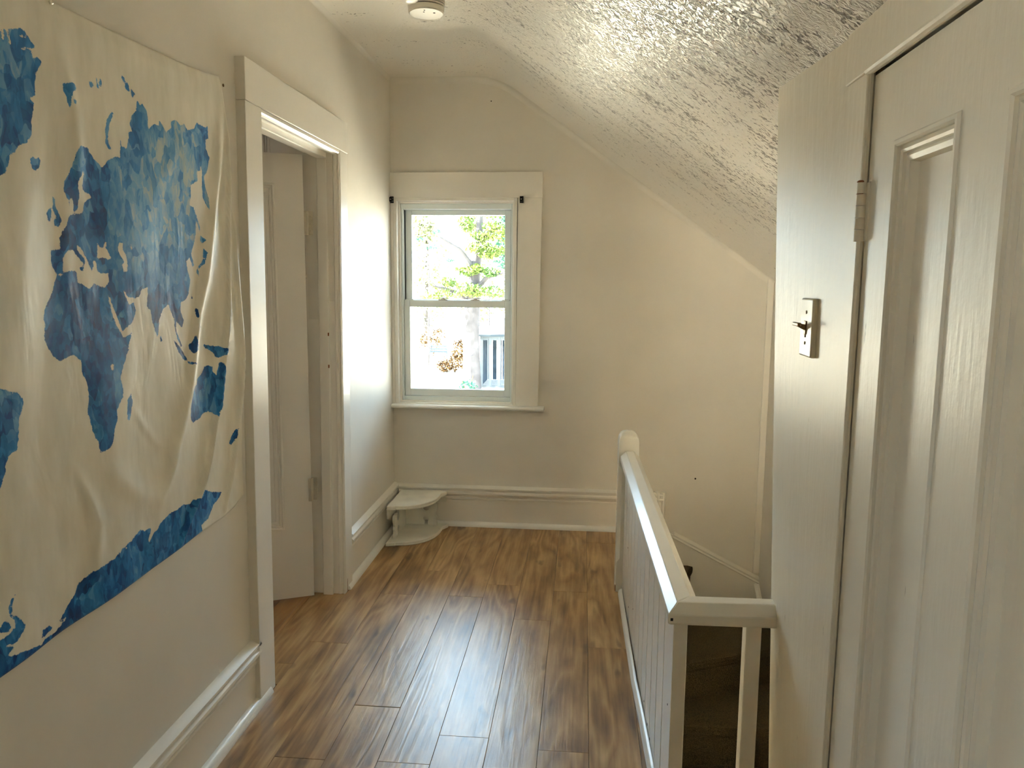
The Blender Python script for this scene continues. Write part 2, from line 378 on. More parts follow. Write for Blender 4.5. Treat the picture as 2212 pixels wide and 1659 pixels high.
# landing pieces past the newel and the strip before the balustrade front
plank(0.235, XR + 0.0, -2.59, 0.55); plank(0.235, XR + 0.0, 0.55, 1.775)
m = MB(); m.prism([(0.237, 3.475), (0.285, 3.475), (0.478, YB - 0.02), (0.237, YB - 0.02)], lambda u, v, a: (u, v, a), -0.012, 0.0); m.build('plank', M_plank, floor)
# bedroom floor of orange pine boards
bf = struct(MB().box(-4.2, -1.206, -2.6, 4.45, -0.07, -0.03).build('floor_bedroom', M_sub))
for k in range(9):
    x1 = -1.2085 - 0.115 * k; m = MB().box(x1 - 0.112, x1, -2.59, 4.44, -0.03, -0.006)
    m.build('pine_board', M_pine, bf, bevel=0.001, seg=1)
MB().box(-4.19, -1.2085 - 0.115 * 9, -2.59, 4.44, -0.03, -0.006).build('pine_board', M_pine, bf)
# threshold strip between the two floors
MB().prism([(-1.222, -0.004), (-1.196, -0.004), (-1.198, 0.003), (-1.209, 0.005), (-1.220, 0.003)], yz, DY0, DY1).build('threshold_strip', M_pine, bf)

# ================================================================== BASEBOARDS
def base_profile(h):
    """(distance from wall, height): flat board with a stepped moulded cap"""
    return [(0, 0), (0.014, 0), (0.014, h - 0.082), (0.021, h - 0.079), (0.021, h - 0.073), (0.014, h - 0.069), (0.014, h - 0.062), (0.028, h - 0.054),
            (0.032, h - 0.046), (0.031, h - 0.038), (0.022, h - 0.031), (0.021, h - 0.025), (0.031, h - 0.020), (0.031, h - 0.012), (0.020, h - 0.008), (0.010, h - 0.002), (0, h)]
def quarter(r, n=6): return [(0, 0)] + [(r * math.cos(math.pi / 2 * k / n), r * math.sin(math.pi / 2 * k / n)) for k in range(n + 1)]
LH = lambda y: 0.222
bl = struct(MB().prism(base_profile(0.225), lambda u, v, a: (XL - 0.001 + u, a, v), -2.55, 2.362).prism(base_profile(0.245), lambda u, v, a: (XL - 0.001 + u, a, v), 3.402, YB).build('baseboard_left', M_trimh, smooth=True))
q = quarter(0.026)
MB().prism([(0.0145 + u, v) for u, v in q], lambda u, v, a: (XL + u, a, v), -2.55, 2.42).build('quarter_round', M_rail, bl, smooth=True)
MB().prism([(0.0145 + u, v) for u, v in q], lambda u, v, a: (XL + u, a, v), 3.315, YB - 0.02).build('quarter_round', M_rail, bl, smooth=True)
bb = struct(MB().prism(base_profile(0.238), lambda u, v, a: (a, YB + 0.001 - u, v), XL, 0.470).build('baseboard_back', M_trimh, smooth=True))
MB().prism([(0.0145 + u, v) for u, v in q], lambda u, v, a: (a, YB - u, v), XL, 0.26).build('quarter_round', M_rail, bb, smooth=True)
# the cap turns down at the stair end
capp = [(0, 0)] + [(d, h - (0.238 - 0.066)) for d, h in base_profile(0.238)[4:]]
MB().prism([(d, 0.066 - h) for d, h in capp], lambda u, v, a: (0.420 + 0.066 - v, YB + 0.001 - u, a), 0.0, 0.2375).build('return_moulding', M_trim, bb, smooth=True)

# ================================================================== WINDOW
win = struct(empty('window_1', (0, 0, 0)))
YC = YB - 0.025
def frame_rect(mb, x0, x1, z0, z1, wl, wr, wt, wb, y0, y1):
    mb.box(x0, x0 + wl, y0, y1, z0, z1).box(x1 - wr, x1, y0, y1, z0, z1).box(x0 + wl, x1 - wr, y0, y1, z1 - wt, z1).box(x0 + wl, x1 - wr, y0, y1, z0, z0 + wb); return mb
MB().box(-1.079, -0.234, YC, YB + 0.001, 1.862, 2.0).build('head_casing', M_trimh, win, bevel=0.002)
m = MB(); m.prism([(-0.372, 0.712), (-0.247, 0.712), (-0.236, 1.8615), (-0.368, 1.8615)], yz, YC, YB + 0.001); m.build('side_casing', M_trim, win, bevel=0.002)
MB().box(-1.079, -1.063, YC, YB + 0.001, 0.712, 1.8615).build('side_casing', M_trim, win, bevel=0.0015)
# stool with rounded nose
nose = [(-0.05, 0.0), (0.050, 0.0), (0.058, 0.003), (0.062, 0.011), (0.058, 0.019), (0.050, 0.022), (-0.05, 0.022)]
MB().prism(nose, lambda u, v, a: (a, YB - u, 0.689 + v), -1.0795, -0.211).build('sill', M_rail, win, smooth=True)
# jamb liners in wood, stepped
jl = MB(); frame_rect(jl, -1.0625, -0.3725, 0.711, 1.8625, 0.018, 0.018, 0.016, 0.006, YB - 0.022, 4.46); jl.build('jamb_liner', M_trim, win, bevel=0.0015)
jb = MB(); frame_rect(jb, -1.0445, -0.3905, 0.717, 1.8465, 0.010, 0.010, 0.010, 0.008, 4.338, 4.46); jb.build('stop_bead', M_trim, win, bevel=0.0015)
vf = MB(); frame_rect(vf, -1.0345, -0.4005, 0.725, 1.8365, 0.010, 0.010, 0.030, 0.024, 4.355, 4.46); vf.build('vinyl_frame', M_vinyl, win, bevel=0.002)
# dark balance tracks beside the sashes
for x in (-1.0243, -0.4137): MB().box(x, x + 0.003, 4.400, 4.440, 0.75, 1.806).build('balance_track', M_dark, win)
us = MB(); frame_rect(us, -1.020, -0.4155, 1.268, 1.806, 0.037, 0.035, 0.029, 0.036, 4.405, 4.435)
upper = us.build('upper_sash', M_vinyl, win, bevel=0.002)
ls = MB(); frame_rect(ls, -1.0235, -0.4115, 0.7495, 1.300, 0.034, 0.034, 0.040, 0.040, 4.370, 4.400)
lower = ls.build('lower_sash', M_vinyl, win, bevel=0.002)
def glass_material():
    m, nt, b = mat('window_glass'); nt.nodes.remove(b)
    out = [n for n in nt.nodes if n.type == 'OUTPUT_MATERIAL'][0]
    t = N(nt, 'ShaderNodeBsdfTransparent'); t.inputs[0].default_value = (0.97, 0.985, 0.975, 1)
    g = N(nt, 'ShaderNodeBsdfGlossy'); g.inputs['Roughness'].default_value = 0.0
    fz = N(nt, 'ShaderNodeFresnel'); fz.inputs[0].default_value = 1.5
    mx = N(nt, 'ShaderNodeMixShader'); nt.links.new(fz.outputs[0], mx.inputs[0]); nt.links.new(t.outputs[0], mx.inputs[1]); nt.links.new(g.outputs[0], mx.inputs[2])
    nt.links.new(mx.outputs[0], out.inputs[0]); return m
M_glass = glass_material()
MB().box(-0.984, -0.449, 4.418, 4.421, 1.300, 1.779).build('glass_pane', M_glass, upper)
MB().box(-0.991, -0.444, 4.383, 4.386, 0.788, 1.262).build('glass_pane', M_glass, lower)
# cam latches and tilt buttons on the meeting rail
for x in (-0.80, -0.615):
    l = MB().box(x - 0.026, x + 0.026, 4.372, 4.398, 1.300, 1.306).build('sash_lock', M_hinge, lower, bevel=0.002)
    MB().lathe([(0.012, 0), (0.012, 0.008), (0.004, 0.010)], (x, 4.385, 1.306), 'z', 14).box(x - 0.004, x + 0.034, 4.379, 4.387, 1.3095, 1.314).build('sash_lock_lever', M_hinge, lower, bevel=0.001)
for x in (-1.016, -0.462): MB().box(x, x + 0.044, 4.372, 4.396, 1.300, 1.306).build('tilt_latch', M_vinyl, lower, bevel=0.0015)
m = MB().tube([(-0.913, 4.378, 0.789), (-0.913, 4.373, 0.803), (-0.907, 4.372, 0.810), (-0.893, 4.372, 0.810), (-0.887, 4.373, 0.803), (-0.887, 4.378, 0.789)], 0.0013, 6); m.build('wire_lift', M_hinge, lower)

# curtain rod brackets
def bracket(x, label):
    r = empty('curtain_bracket', (x, YC, 1.852))
    MB().box(-0.010, 0.010, -0.004, 0.0, -0.018, 0.018).build('back_plate', M_black, r, bevel=0.0015)
    MB().box(-0.008, 0.008, -0.028, -0.004, -0.012, -0.006).box(-0.008, 0.008, -0.028, -0.023, -0.012, 0.012).box(-0.008, 0.008, -0.023, -0.004, 0.004, 0.009).build('rod_cup', M_black, r, bevel=0.001)
    MB().lathe([(0.003, 0), (0.003, 0.002), (0.001, 0.003)], (0, -0.0315, 0.0), 'y', 10).build('screw', M_hinge, r)
    return tag(r, label, 'curtain bracket')
bracket(-1.068, 'small black curtain rod bracket in the corner at upper left of the window')
bracket(-0.348, 'small black curtain rod bracket on the casing at upper right of the window')

# ================================================================== LEFT DOOR FRAME AND DOOR
XC = -1.05          # casing face
tr = struct(empty('trim_3', (0, 0, 0)))
def L(x, y, z): return (x, lean(y, z), z)
MB().box(XL - 0.001, XC, 2.362, 2.485, 0, 1.962).build('casing_leg', M_trim, tr, bevel=0.002, fn=L)
MB().box(XL - 0.001, XC, 3.300, 3.400, 0, 1.962).build('casing_leg', M_trim, tr, bevel=0.002, fn=L)
MB().box(XL - 0.001, XC + 0.002, 2.362, 3.402, 1.9625, 2.092).build('casing_head', M_trimh, tr, bevel=0.002, fn=L)
# jamb lining with bead, stop and rebate: depth runs from the casing into the bedroom
def jamb_prof():   # (x, projection into the opening)
    return [(-1.052, -0.004), (-1.052, 0.003), (-1.056, 0.007), (-1.061, 0.003), (-1.066, 0.003), (-1.069, 0.008), (-1.076, 0.010), (-1.080, 0.006),
            (-1.104, 0.006), (-1.104, 0.020), (-1.108, 0.022), (-1.145, 0.022), (-1.148, 0.020), (-1.148, 0.004), (-1.205, 0.004), (-1.205, -0.004)]
jp = jamb_prof()
MB().prism(jp, lambda u, v, a: L(u, DY1 - 0.002 - v, a), 0, 1.952).build('jamb', M_trim, tr)
MB().prism(jp, lambda u, v, a: L(u, DY0 + 0.014 + v, a), 0, 1.952).build('jamb', M_trim, tr)
MB().prism([(u, v * 1.35) for u, v in jp], lambda u, v, a: L(u, a, 1.955 - v), DY0 + 0.012, DY1).build('head_jamb', M_trimh, tr)
MB().prism([(0, 0), (0.020, 0.0), (0.017, 0.012), (0.009, 0.016), (0.012, 0.040), (0.006, 0.055), (0, 0.060)], lambda u, v, a: (XC - 0.012 + a, 3.301 - u * 0.2, v), 0, 0.013).build('chipped_corner', M_rawwood, tr)
# strike marks on the far jamb
for z in (1.17, 1.03): MB().box(-1.108, -1.1035, 3.274, 3.279, z, z + 0.014).build('chip', M_rawwood, tr, fn=L)

def panel_door(root, width, height, thick, panels, mtl, mould_w=0.032, depth=0.010, flip=1):
    """door leaf in local coords: x 0..width from the hinge, y 0 (face) .. thick, z 0..height; panels: (x0, x1, z0, z1)"""
    xs = sorted({0, width} | {p[0] for p in panels} | {p[1] for p in panels}); zs = sorted({0, height} | {p[2] for p in panels} | {p[3] for p in panels})
    lf = MB()
    for i in range(len(xs) - 1):
        for j in range(len(zs) - 1):
            cx, cz = (xs[i] + xs[i + 1]) / 2, (zs[j] + zs[j + 1]) / 2
            if any(p[0] < cx < p[1] and p[2] < cz < p[3] for p in panels): continue
            lf.box(xs[i], xs[i + 1], 0, thick, zs[j], zs[j + 1])
    F = (lambda x, y, z: (x, flip * y, z))
    leaf = lf.build('leaf', mtl, root, fn=F)
    for p in panels:
        a = (p[0] + p[1]) / 2, (p[2] + p[3]) / 2
        MB().box(p[0] - 0.004, p[1] + 0.004, depth + 0.002, thick - 0.008, p[2] - 0.004, p[3] + 0.004).build('panel', mtl, root, fn=F)
        mm = MB()
        # ovolo moulding with two beads around the panel
        prof = [(0, depth + 0.003), (0, -0.001), (0.003, -0.004), (0.008, -0.004), (0.011, -0.001), (0.011, 0.004), (0.017, 0.002), (0.021, 0.004), (0.022, 0.009), (0.027, 0.007), (mould_w - 0.002, 0.009), (mould_w, depth + 0.003)]
        cor = [(p[0], p[2], 1, 1), (p[1], p[2], -1, 1), (p[1], p[3], -1, -1), (p[0], p[3], 1, -1)]
        n = len(prof); base = len(mm.v)
        for cx, cz, dx, dz in cor:
            for u, v in prof: mm.v.append((cx + dx * u, v, cz + dz * u))
        for c in range(4):
            for k in range(n - 1):
                c2 = (c + 1) % 4; mm.f.append((base + c * n + k, base + c * n + k + 1, base + c2 * n + k + 1, base + c2 * n + k))
        mm.build('panel_moulding', mtl, root, fn=F)
    return leaf
def hinge(root, x, z, y=-0.006, h=0.09, mtl=None, gap=False):
    mtl = mtl or M_hinge
    hh = MB().box(x - 0.014, x + 0.016, -0.0025, 0.001, z, z + h).build('hinge', mtl, root, bevel=0.001)
    k = MB()
    for a, b in ((0.0, 0.19), (0.205, 0.39), (0.405, 0.60), (0.615, 0.80), (0.815, 1.0)):
        k.lathe([(0.0082, a * h), (0.0082, b * h)], (x, y, z), 'z', 12)
    k.build('hinge_knuckle', mtl, hh, smooth=True)
    return hh
d1 = struct(empty('door_1', (-1.175, 3.21, 0.012), math.atan2(-0.425, -0.905)))
# local y must point away from the hall, so the moulded face looks at the camera
M_door = plain('bedroom_door_paint', (0.82, 0.78, 0.70), 0.36, bump=40, scale=(1, 1, 0.06), bstr=0.12, bdist=0.001, var=0.02)
panel_door(d1, 0.76, 1.915, 0.036, [(0.115, 0.34, 0.315, 1.795), (0.42, 0.645, 0.315, 1.795)], M_door, mould_w=0.040, flip=-1)
# hinges show in the gap between the open door and the jamb
for z in (0.45, 1.60):
    h = MB().box(-1.172, -1.152, 3.234, 3.2365, z, z + 0.10).box(-1.176, -1.170, 3.206, 3.236, z, z + 0.10)
    h.lathe([(0.0065, 0.0), (0.0065, 0.10)], (-1.178, 3.212, z), 'z', 12)
    for k in range(3): h.lathe([(0.004, -0.002), (0.002, -0.003)], (-1.162, 3.234, z + 0.02 + 0.03 * k), 'y', 8)
    h.build('hinge', M_hinge, tr, fn=lambda x, y, zz: (x, lean(y, zz), zz))
# white built-in cupboard on the bedroom back wall, its top shows over the open door
cb = struct(empty('door_3', (-1.45, 4.449, 0.0), math.pi))
panel_door(cb, 0.95, 2.36, 0.03, [(0.10, 0.40, 1.55, 2.26), (0.52, 0.85, 1.55, 2.26), (0.10, 0.40, 0.2, 1.45), (0.52, 0.85, 0.2, 1.45)], M_door, mould_w=0.04, flip=-1)
for o in cb.children: o.location.y += 0.03
MB().lathe([(0.006, -0.01), (0.006, 0.012), (0.014, 0.018), (0.016, 0.028), (0.009, 0.036)], (0.455, 0.03, 2.15), 'y', 16).build('knob', M_black, cb)

# ================================================================== CLOSET DOOR AND ITS FRAME (right)
t4 = struct(empty('trim_4', (0, 0, 0)))
MB().box(XR - 0.004, XR + 0.01, 1.318, 1.423, 0, 1.7505).build('casing_leg', M_gloss, t4, bevel=0.0015, fn=lambda x, y, z: (x + rx(y, z) - XR, y, z))
MB().box(XR - 0.004, XR + 0.01, 0.48, 0.585, 0, 1.7505).build('casing_leg', M_gloss, t4, bevel=0.0015)
hd = MB(); hd.prism([(0.46, 1.751), (1.425, 1.751), (1.425, 1.834), (0.46, 1.834)], lambda u, v, a: (a, u, v), XR - 0.007, XR + 0.01)
hd.build('casing_head', M_gloss, t4, bevel=0.0015)
# bead that edges the door opening
def bead(r): return [(r * math.cos(a), r * math.sin(a)) for a in [math.pi * 2 * k / 10 for k in range(10)]]
MB().prism(bead(0.0062), lambda u, v, a: (XR - 0.003 + u, 1.3125 + v, a), 0, 1.749).build('edge_bead', M_gloss, t4, smooth=True)
MB().prism(bead(0.0075), lambda u, v, a: (XR - 0.005 + u, a, 1.7495 + v), 0.59, 1.318).build('edge_bead', M_gloss, t4, smooth=True)
d2 = struct(empty('door_2', (XR + 0.001, 1.3052, 0.02), -math.pi / 2))
panel_door(d2, 0.698, 1.719, 0.036, [(0.100, 0.300, 0.22, 1.605), (0.407, 0.607, 0.22, 1.605)], M_gloss, mould_w=0.036, depth=0.020)
MB().box(XR + 0.030, XR + 0.045, 0.60, 1.317, 0, 1.754).build('door_backing', M_dark, t4)
h = hinge(d2, -0.004, 1.465, -0.008, 0.092, M_gloss)
MB().box(-0.011, -0.0015, -0.0145, -0.004, 1.536, 1.561).build('chipped_paint', M_rawwood, h, bevel=0.002)
# light switch on the closet wall
ls_ = empty('light_switch', (rx(1.565, 1.33), 1.565, 1.331))
MB().box(-0.010, 0.002, -0.040, 0.040, -0.057, 0.057).build('cover_plate', M_plate, ls_, bevel=0.0035, seg=3)
MB().box(-0.0125, -0.009, -0.0065, 0.0065, -0.013, 0.013).build('toggle_slot', M_brass, ls_, bevel=0.001)
m = MB(); m.prism([(-0.0115, -0.006), (-0.030, 0.004), (-0.030, 0.010), (-0.0115, 0.006)], lambda u, v, a: (u, a, v), -0.004, 0.004)
m.box(-0.031, -0.024, -0.020, 0.020, 0.003, 0.010); m.build('toggle', M_brass, ls_, bevel=0.0015)
for z in (-0.030, 0.030, -0.016):
    MB().lathe([(0.0034, 0.0), (0.0034, -0.0012), (0.0015, -0.0018)], (-0.0100, 0, z), 'x', 12).build('screw', M_brass, ls_)
tag(ls_, 'ivory light switch plate with brass toggle on the right wall', 'light switch')

# ================================================================== STAIR WELL AND STAIRS
struct(MB().box(0.17, 0.205, 1.78, YB, -1.9, -0.0605).build('wall_well', M_wall))
struct(MB().box(0.17, 1.02, 1.68, 1.78, -1.9, -0.0605).build('wall_well_end', M_wall))
st = tag(empty('staircase', (0.26, 3.45, -0.19)), 'brown carpeted winder stairs going down behind the white balustrade', 'staircase')
def step(poly, z, zb, label=None):
    """solid carpeted step with a rounded nosing lip all round"""
    n = len(poly); m = MB(); b = len(m.v)
    c = Vector((sum(p[0] for p in poly) / n, sum(p[1] for p in poly) / n, 0))
    rings = [(0.0, zb), (0.0, z - 0.055), (0.022, z - 0.040), (0.028, z - 0.020), (0.020, z - 0.004), (0.0, z)]
    for off, zz in rings:
        for p in poly:
            d = Vector((p[0], p[1], 0)) - c; L_ = d.length; q = c + d * ((L_ + (off if len(p) == 3 else 0)) / L_)
            m.v.append((q.x - 0.26, q.y - 3.45, zz + 0.19))
    for j in range(len(rings) - 1):
        for k in range(n): m.f.append((b + j * n + k, b + j * n + (k + 1) % n, b + (j + 1) * n + (k + 1) % n, b + (j + 1) * n + k))
    m.f.append(tuple(b + k for k in range(n))[::-1]); m.f.append(tuple(b + (len(rings) - 1) * n + k for k in range(n)))
    return m.build('step', M_carpet, st, smooth=False)
YS = YB - 0.012; XA, XB = 0.252, 1.006
step([(XA + 0.004, 3.46), (0.30, 3.44, 1), (0.635, YS - 0.02, 1), (0.62, YS), (XA + 0.004, YS)], -0.19, -0.45)
step([(XA, 3.44), (0.29, 3.43, 1), (XB - 0.02, 3.745, 1), (XB, 3.76), (XB, YS), (0.60, YS), (0.25, 3.47)], -0.38, -0.64)
step([(XA, 3.33), (0.262, 3.31, 1), (XB - 0.02, 3.335, 1), (XB, 3.345), (XB, 3.76), (XA, 3.45)], -0.57, -0.83)
for k in range(5):
    y = 3.05 - 0.25 * k; step([(XA, y + 0.01), (XA + 0.02, y, 1), (XB - 0.02, y + 0.01, 1), (XB, y + 0.02), (XB, y + 0.29), (XA, y + 0.28)], -0.76 - 0.19 * k, -1.02 - 0.19 * k)
# skirting that runs down the window wall beside the stairs, then down the outer wall
sk = struct(MB().prism([(0.470, -0.30), (0.470, 0.015), (0.53, -0.012), (1.019, -0.262), (1.019, -0.55)], lambda u, v, a: (u, a, v), YB - 0.012, YB + 0.001).build('baseboard_stair', M_trimh))
sp = [(0, 0), (0.022, 0), (0.026, 0.006), (0.020, 0.014), (0.022, 0.022), (0.012, 0.034), (0, 0.036)]
MB().sweep(sp, [((0.525, YB, -0.028), (0, -1, 0), (0.455, 0, 0.89)), ((1.016, YB, -0.279), (0, -1, 0), (0.455, 0, 0.89))]).build('cap_moulding', M_trimh, sk)
MB().prism([(YB, -0.60), (YB, -0.262), (3.2, -0.98), (3.2, -1.3)], lambda u, v, a: (a, u, v), 1.007, 1.021).build('side_skirting', M_trimh, sk)
MB().sweep(sp, [((1.020, YB - 0.01, -0.285), (-1, 0, 0), (0, 0.54, 0.84)), ((1.020, 3.2, -1.0), (-1, 0, 0), (0, 0.54, 0.84))]).build('cap_moulding', M_trimh, sk)
struct(MB().box(0.985, 1.0205, YB - 0.014, YB + 0.001, -0.22, 1.435).build('trim_5', M_trim, bevel=0.004))

# ================================================================== BALUSTRADE
bal = tag(empty('stair_balustrade', (0.2195, 3.43, 0.0), 0.0216), 'low white wooden balustrade with flat handrail beside the stair opening', 'balustrade')
RZ0, RZ1 = 0.611, 0.661
LEN = 1.622
rp = [(-0.0415, RZ0 + 0.004), (-0.0375, RZ0), (0.0375, RZ0), (0.0415, RZ0 + 0.004), (0.0415, RZ0 + 0.026), (0.0175, RZ1), (-0.0175, RZ1), (-0.0415, RZ0 + 0.026)]
# long rail with a mitred end, then the short return rail to the wall
m = MB(); n = len(rp); b = 0
for u, v in rp: m.v.append((u, 0.0, v))
for u, v in rp: m.v.append((u, -LEN + u, v))
m.f += [tuple(range(n)), tuple(range(n, 2 * n))] + [(k, (k + 1) % n, n + (k + 1) % n, n + k) for k in range(n)]
rail = m.build('handrail', M_rail, bal, bevel=0.0025)
m = MB()
for u, v in rp: m.v.append((u, -LEN + u, v))
for u, v in rp: m.v.append((0.2235, -LEN + u, v))
m.f += [tuple(range(n)), tuple(range(n, 2 * n))] + [(k, (k + 1) % n, n + (k + 1) % n, n + k) for k in range(n)]
m.build('return_rail', M_trimh, bal, bevel=0.0025)
MB().box(-0.036, -0.030, -1.6640, -1.6625, 0.622, 0.629).build('nail_mark', M_dark, rail)
# newel with chamfered shaft and rounded top
nw = MB()
def ring(h, hw, ch):
    c = []
    for sx, sy in ((1, 1), (-1, 1), (-1, -1), (1, -1)):
        a, b_ = (sx * hw, sy * (hw - ch)), (sx * (hw - ch), sy * hw)
        c += [a, b_] if sx * sy > 0 else [b_, a]
    return [(x, y, h) for x, y in c]
hw = 0.045
rings = [ring(0.0, hw, 0.0015), ring(0.138, hw, 0.0015), ring(0.160, hw, 0.016), ring(0.575, hw, 0.016), ring(0.597, hw, 0.0015), ring(0.700, hw, 0.0015),
         ring(0.718, hw * 0.94, 0.003), ring(0.734, hw * 0.78, 0.006), ring(0.744, hw * 0.55, 0.008), ring(0.748, hw * 0.28, 0.006)]
for r in rings: nw.v += r
for j in range(len(rings) - 1):
    for k in range(8): nw.f.append((j * 8 + k, j * 8 + (k + 1) % 8, (j + 1) * 8 + (k + 1) % 8, (j + 1) * 8 + k))
nw.f.append(tuple(range(8))[::-1]); nw.f.append(tuple((len(rings) - 1) * 8 + k for k in range(8)))
newel = nw.build('newel_post', M_rail, bal, fn=lambda x, y, z: (x - 0.004, y + 0.046, z), smooth=True)
MB().box(-0.0505, -0.0480, 0.001, 0.016, 0.002, 0.030).build('chip', M_rawwood, newel)
# matchboard panel: separate tongue and groove boards with a bead
BX0, BX1 = -0.018, 0.012
nb = 12; bwid = (LEN - 0.052) / nb
def matchboard(y0, y1, z0, z1):
    e = 0.008; g = 0.006
    pr_ = [(BX1, y0), (BX1, y1), (BX0 + e, y1), (BX0, y1 - e), (BX0, y0 + 0.004), (BX0 + 0.004, y0)]
    return MB().prism(pr_, lambda u, v, a: (u, v, a), z0, z1)
for k in range(nb):
    y1 = -k * bwid - 0.0005; y0 = -(k + 1) * bwid + 0.0005
    matchboard(y0, y1, -0.10, RZ0 + 0.001).build('board', M_rail, bal)
MB().box(BX0 - 0.004, 0.012, -LEN - 0.0, -LEN + 0.050, -0.10, RZ0 + 0.001).build('end_post', M_rail, bal, bevel=0.002)
MB().box(0.146, 0.183, -LEN - 0.018, -LEN + 0.018, -0.10, RZ0 + 0.001).build('baluster', M_rail, bal, bevel=0.002)
MB().box(0.012, 0.215, -LEN - 0.02, -LEN + 0.02, -0.06, 0.05).build('bottom_rail', M_rail, bal, bevel=0.002)
# shoe moulding that has bowed away from the boards
sh = [(-0.0185, 0.002), (-0.30, 0.0045), (-0.55, 0.0055), (-0.83, 0.0065), (-1.05, 0.002), (-1.30, 0.0), (-1.64, 0.0)]
prs = [(0, 0), (-0.017, 0), (-0.0165, 0.008), (-0.013, 0.015), (-0.007, 0.021), (0, 0.023)]
m = MB(); m.sweep(prs, [((BX0 - 0.001 - d, y, 0.0005), (1, 0, 0), (0, 0, 1)) for y, d in sh]); m.build('shoe_moulding', M_rail, bal, smooth=True)
for y, z, r in ((-0.25, 0.30, 0.004), (-0.36, 0.085, 0.0035), (-0.55, 0.16, 0.003), (-1.02, 0.05, 0.004), (-1.13, 0.035, 0.005), (-1.20, 0.03, 0.005), (-1.575, 0.36, 0.003)):
    MB().lathe([(r, 0.0), (r * 0.7, -0.001)], (BX0 - (0.0045 if y < -1.57 else 0.0002), y, z), 'x', 8).build('nail_hole', M_dark, bal)

# ================================================================== CORNER SHELF
cs = tag(empty('corner_shelf', (-1.028, 4.272, 0.0)), 'small cream corner shelf with scroll-cut sides standing on the floor', 'corner shelf')
def shelf_outline(a, b):
    """quarter board: right angle at the origin, a along +x, b along -y, bulging ogee front"""
    pts = [(0, 0), (a, 0), (a + 0.004, -0.012), (a - 0.004, -0.030), (a - 0.020, -0.060)]
    for k in range(1, 12):
        t = math.pi / 2 * k / 12
        pts.append(((a - 0.02) * math.cos(t) ** 0.80, -0.060 - (b - 0.075) * math.sin(t) ** 0.80))
    pts += [(0.045, -(b - 0.010)), (0.020, -(b - 0.004)), (0.008, -b), (0, -b)]
    return pts
def slab(z0, z1, a, b, name):
    o = shelf_outline(a, b); m = MB(); n = len(o); cx, cy = a * 0.35, -b * 0.35
    def sc_(k): return [(cx + (x - cx) * k, cy + (y - cy) * k) for x, y in o]
    rg = [(sc_(0.985), z0), (sc_(1.0), z0 + 0.004), (sc_(1.0), z0 + 0.009), (sc_(0.988), z0 + 0.011), (sc_(0.995), z1 - 0.004), (sc_(0.98), z1)]
    for pts, z in rg: m.v += [(x, y, z) for x, y in pts]
    for j in range(len(rg) - 1):
        for k in range(n): m.f.append((j * n + k, j * n + (k + 1) % n, (j + 1) * n + (k + 1) % n, (j + 1) * n + k))
    m.f.append(tuple(range(n))[::-1]); m.f.append(tuple((len(rg) - 1) * n + k for k in range(n)))
    return m.build(name, M_shelf, cs)
slab(0.0, 0.020, 0.272, 0.375, 'bottom_board'); slab(0.190, 0.212, 0.265, 0.345, 'top_board')
def scroll(k):
    """fretwork side: keyhole notch at the foot, hook-shaped notch under the top, wavy free edge; k stretches it sideways"""
    def arc(cx, cz, r, a0, a1, n=12): return [(cx + r * math.cos(math.radians(a0 + (a1 - a0) * q / n)), cz + r * math.sin(math.radians(a0 + (a1 - a0) * q / n))) for q in range(n + 1)]
    p = [(0, 0), (0.140, 0), (0.140, 0.022)] + arc(0.150, 0.036, 0.0165, 233, -53) + [(0.160, 0.022), (0.160, 0), (0.216, 0), (0.212, 0.022), (0.205, 0.038), (0.214, 0.048), (0.203, 0.062), (0.210, 0.080),
         (0.217, 0.100), (0.215, 0.122), (0.205, 0.128), (0.190, 0.122), (0.178, 0.130), (0.165, 0.127)] + arc(0.150, 0.100, 0.021, 50, -180) + [(0.130, 0.128), (0.142, 0.152), (0.165, 0.170), (0, 0.170)]
    return [(x * k, z) for x, z in p]
m = MB(); m.prism(scroll(1.0), lambda u, v, a: (u, a, 0.0195 + v), -0.034, -0.022); m.build('fretwork_side', M_shelf, cs)
m = MB(); m.prism(scroll(1.22), lambda u, v, a: (a, -0.034 - u, 0.0195 + v), 0.020, 0.032); m.build('fretwork_side', M_shelf, cs)
m = MB(); m.prism([(0.010, 0.148), (0.262, 0.148), (0.262, 0.175), (0.245, 0.191), (0.010, 0.191)], lambda u, v, a: (u, a, v), -0.008, 0.002); m.build('apron', M_shelf, cs)
m = MB(); m.prism([(0.010, 0.140), (0.335, 0.140), (0.335, 0.191), (0.010, 0.191)], lambda u, v, a: (a, -u, v), -0.002, 0.009); m.build('apron', M_shelf, cs)

# ================================================================== SMOKE ALARMS
sa = tag(empty('smoke_alarm', (-0.632, 3.125, ZC)), 'round white smoke alarm with vented base, lower of the two on the ceiling', 'smoke alarm')
MB().lathe([(0.074, 0), (0.074, -0.006), (0.070, -0.010)], (0, 0, 0), 'z', 40).build('base_plate', M_white, sa, smooth=True)
for k in range(3):
    MB().lathe([(0.062, -0.0125 - 0.0085 * k), (0.0735 - 0.001 * k, -0.0135 - 0.0085 * k), (0.0735 - 0.001 * k, -0.0175 - 0.0085 * k), (0.062, -0.0185 - 0.0085 * k)], (0, 0, 0), 'z', 40).build('vent_ring', M_white, sa, smooth=True)
MB().lathe([(0.063, -0.008), (0.063, -0.039)], (0, 0, 0), 'z', 32).build('sensor_core', M_dark, sa)
MB().lathe([(0.066, -0.0375), (0.070, -0.039), (0.069, -0.056), (0.064, -0.060), (0.050, -0.0605), (0.001, -0.061)], (0, 0, 0), 'z', 40).build('cover', M_white, sa, smooth=True)
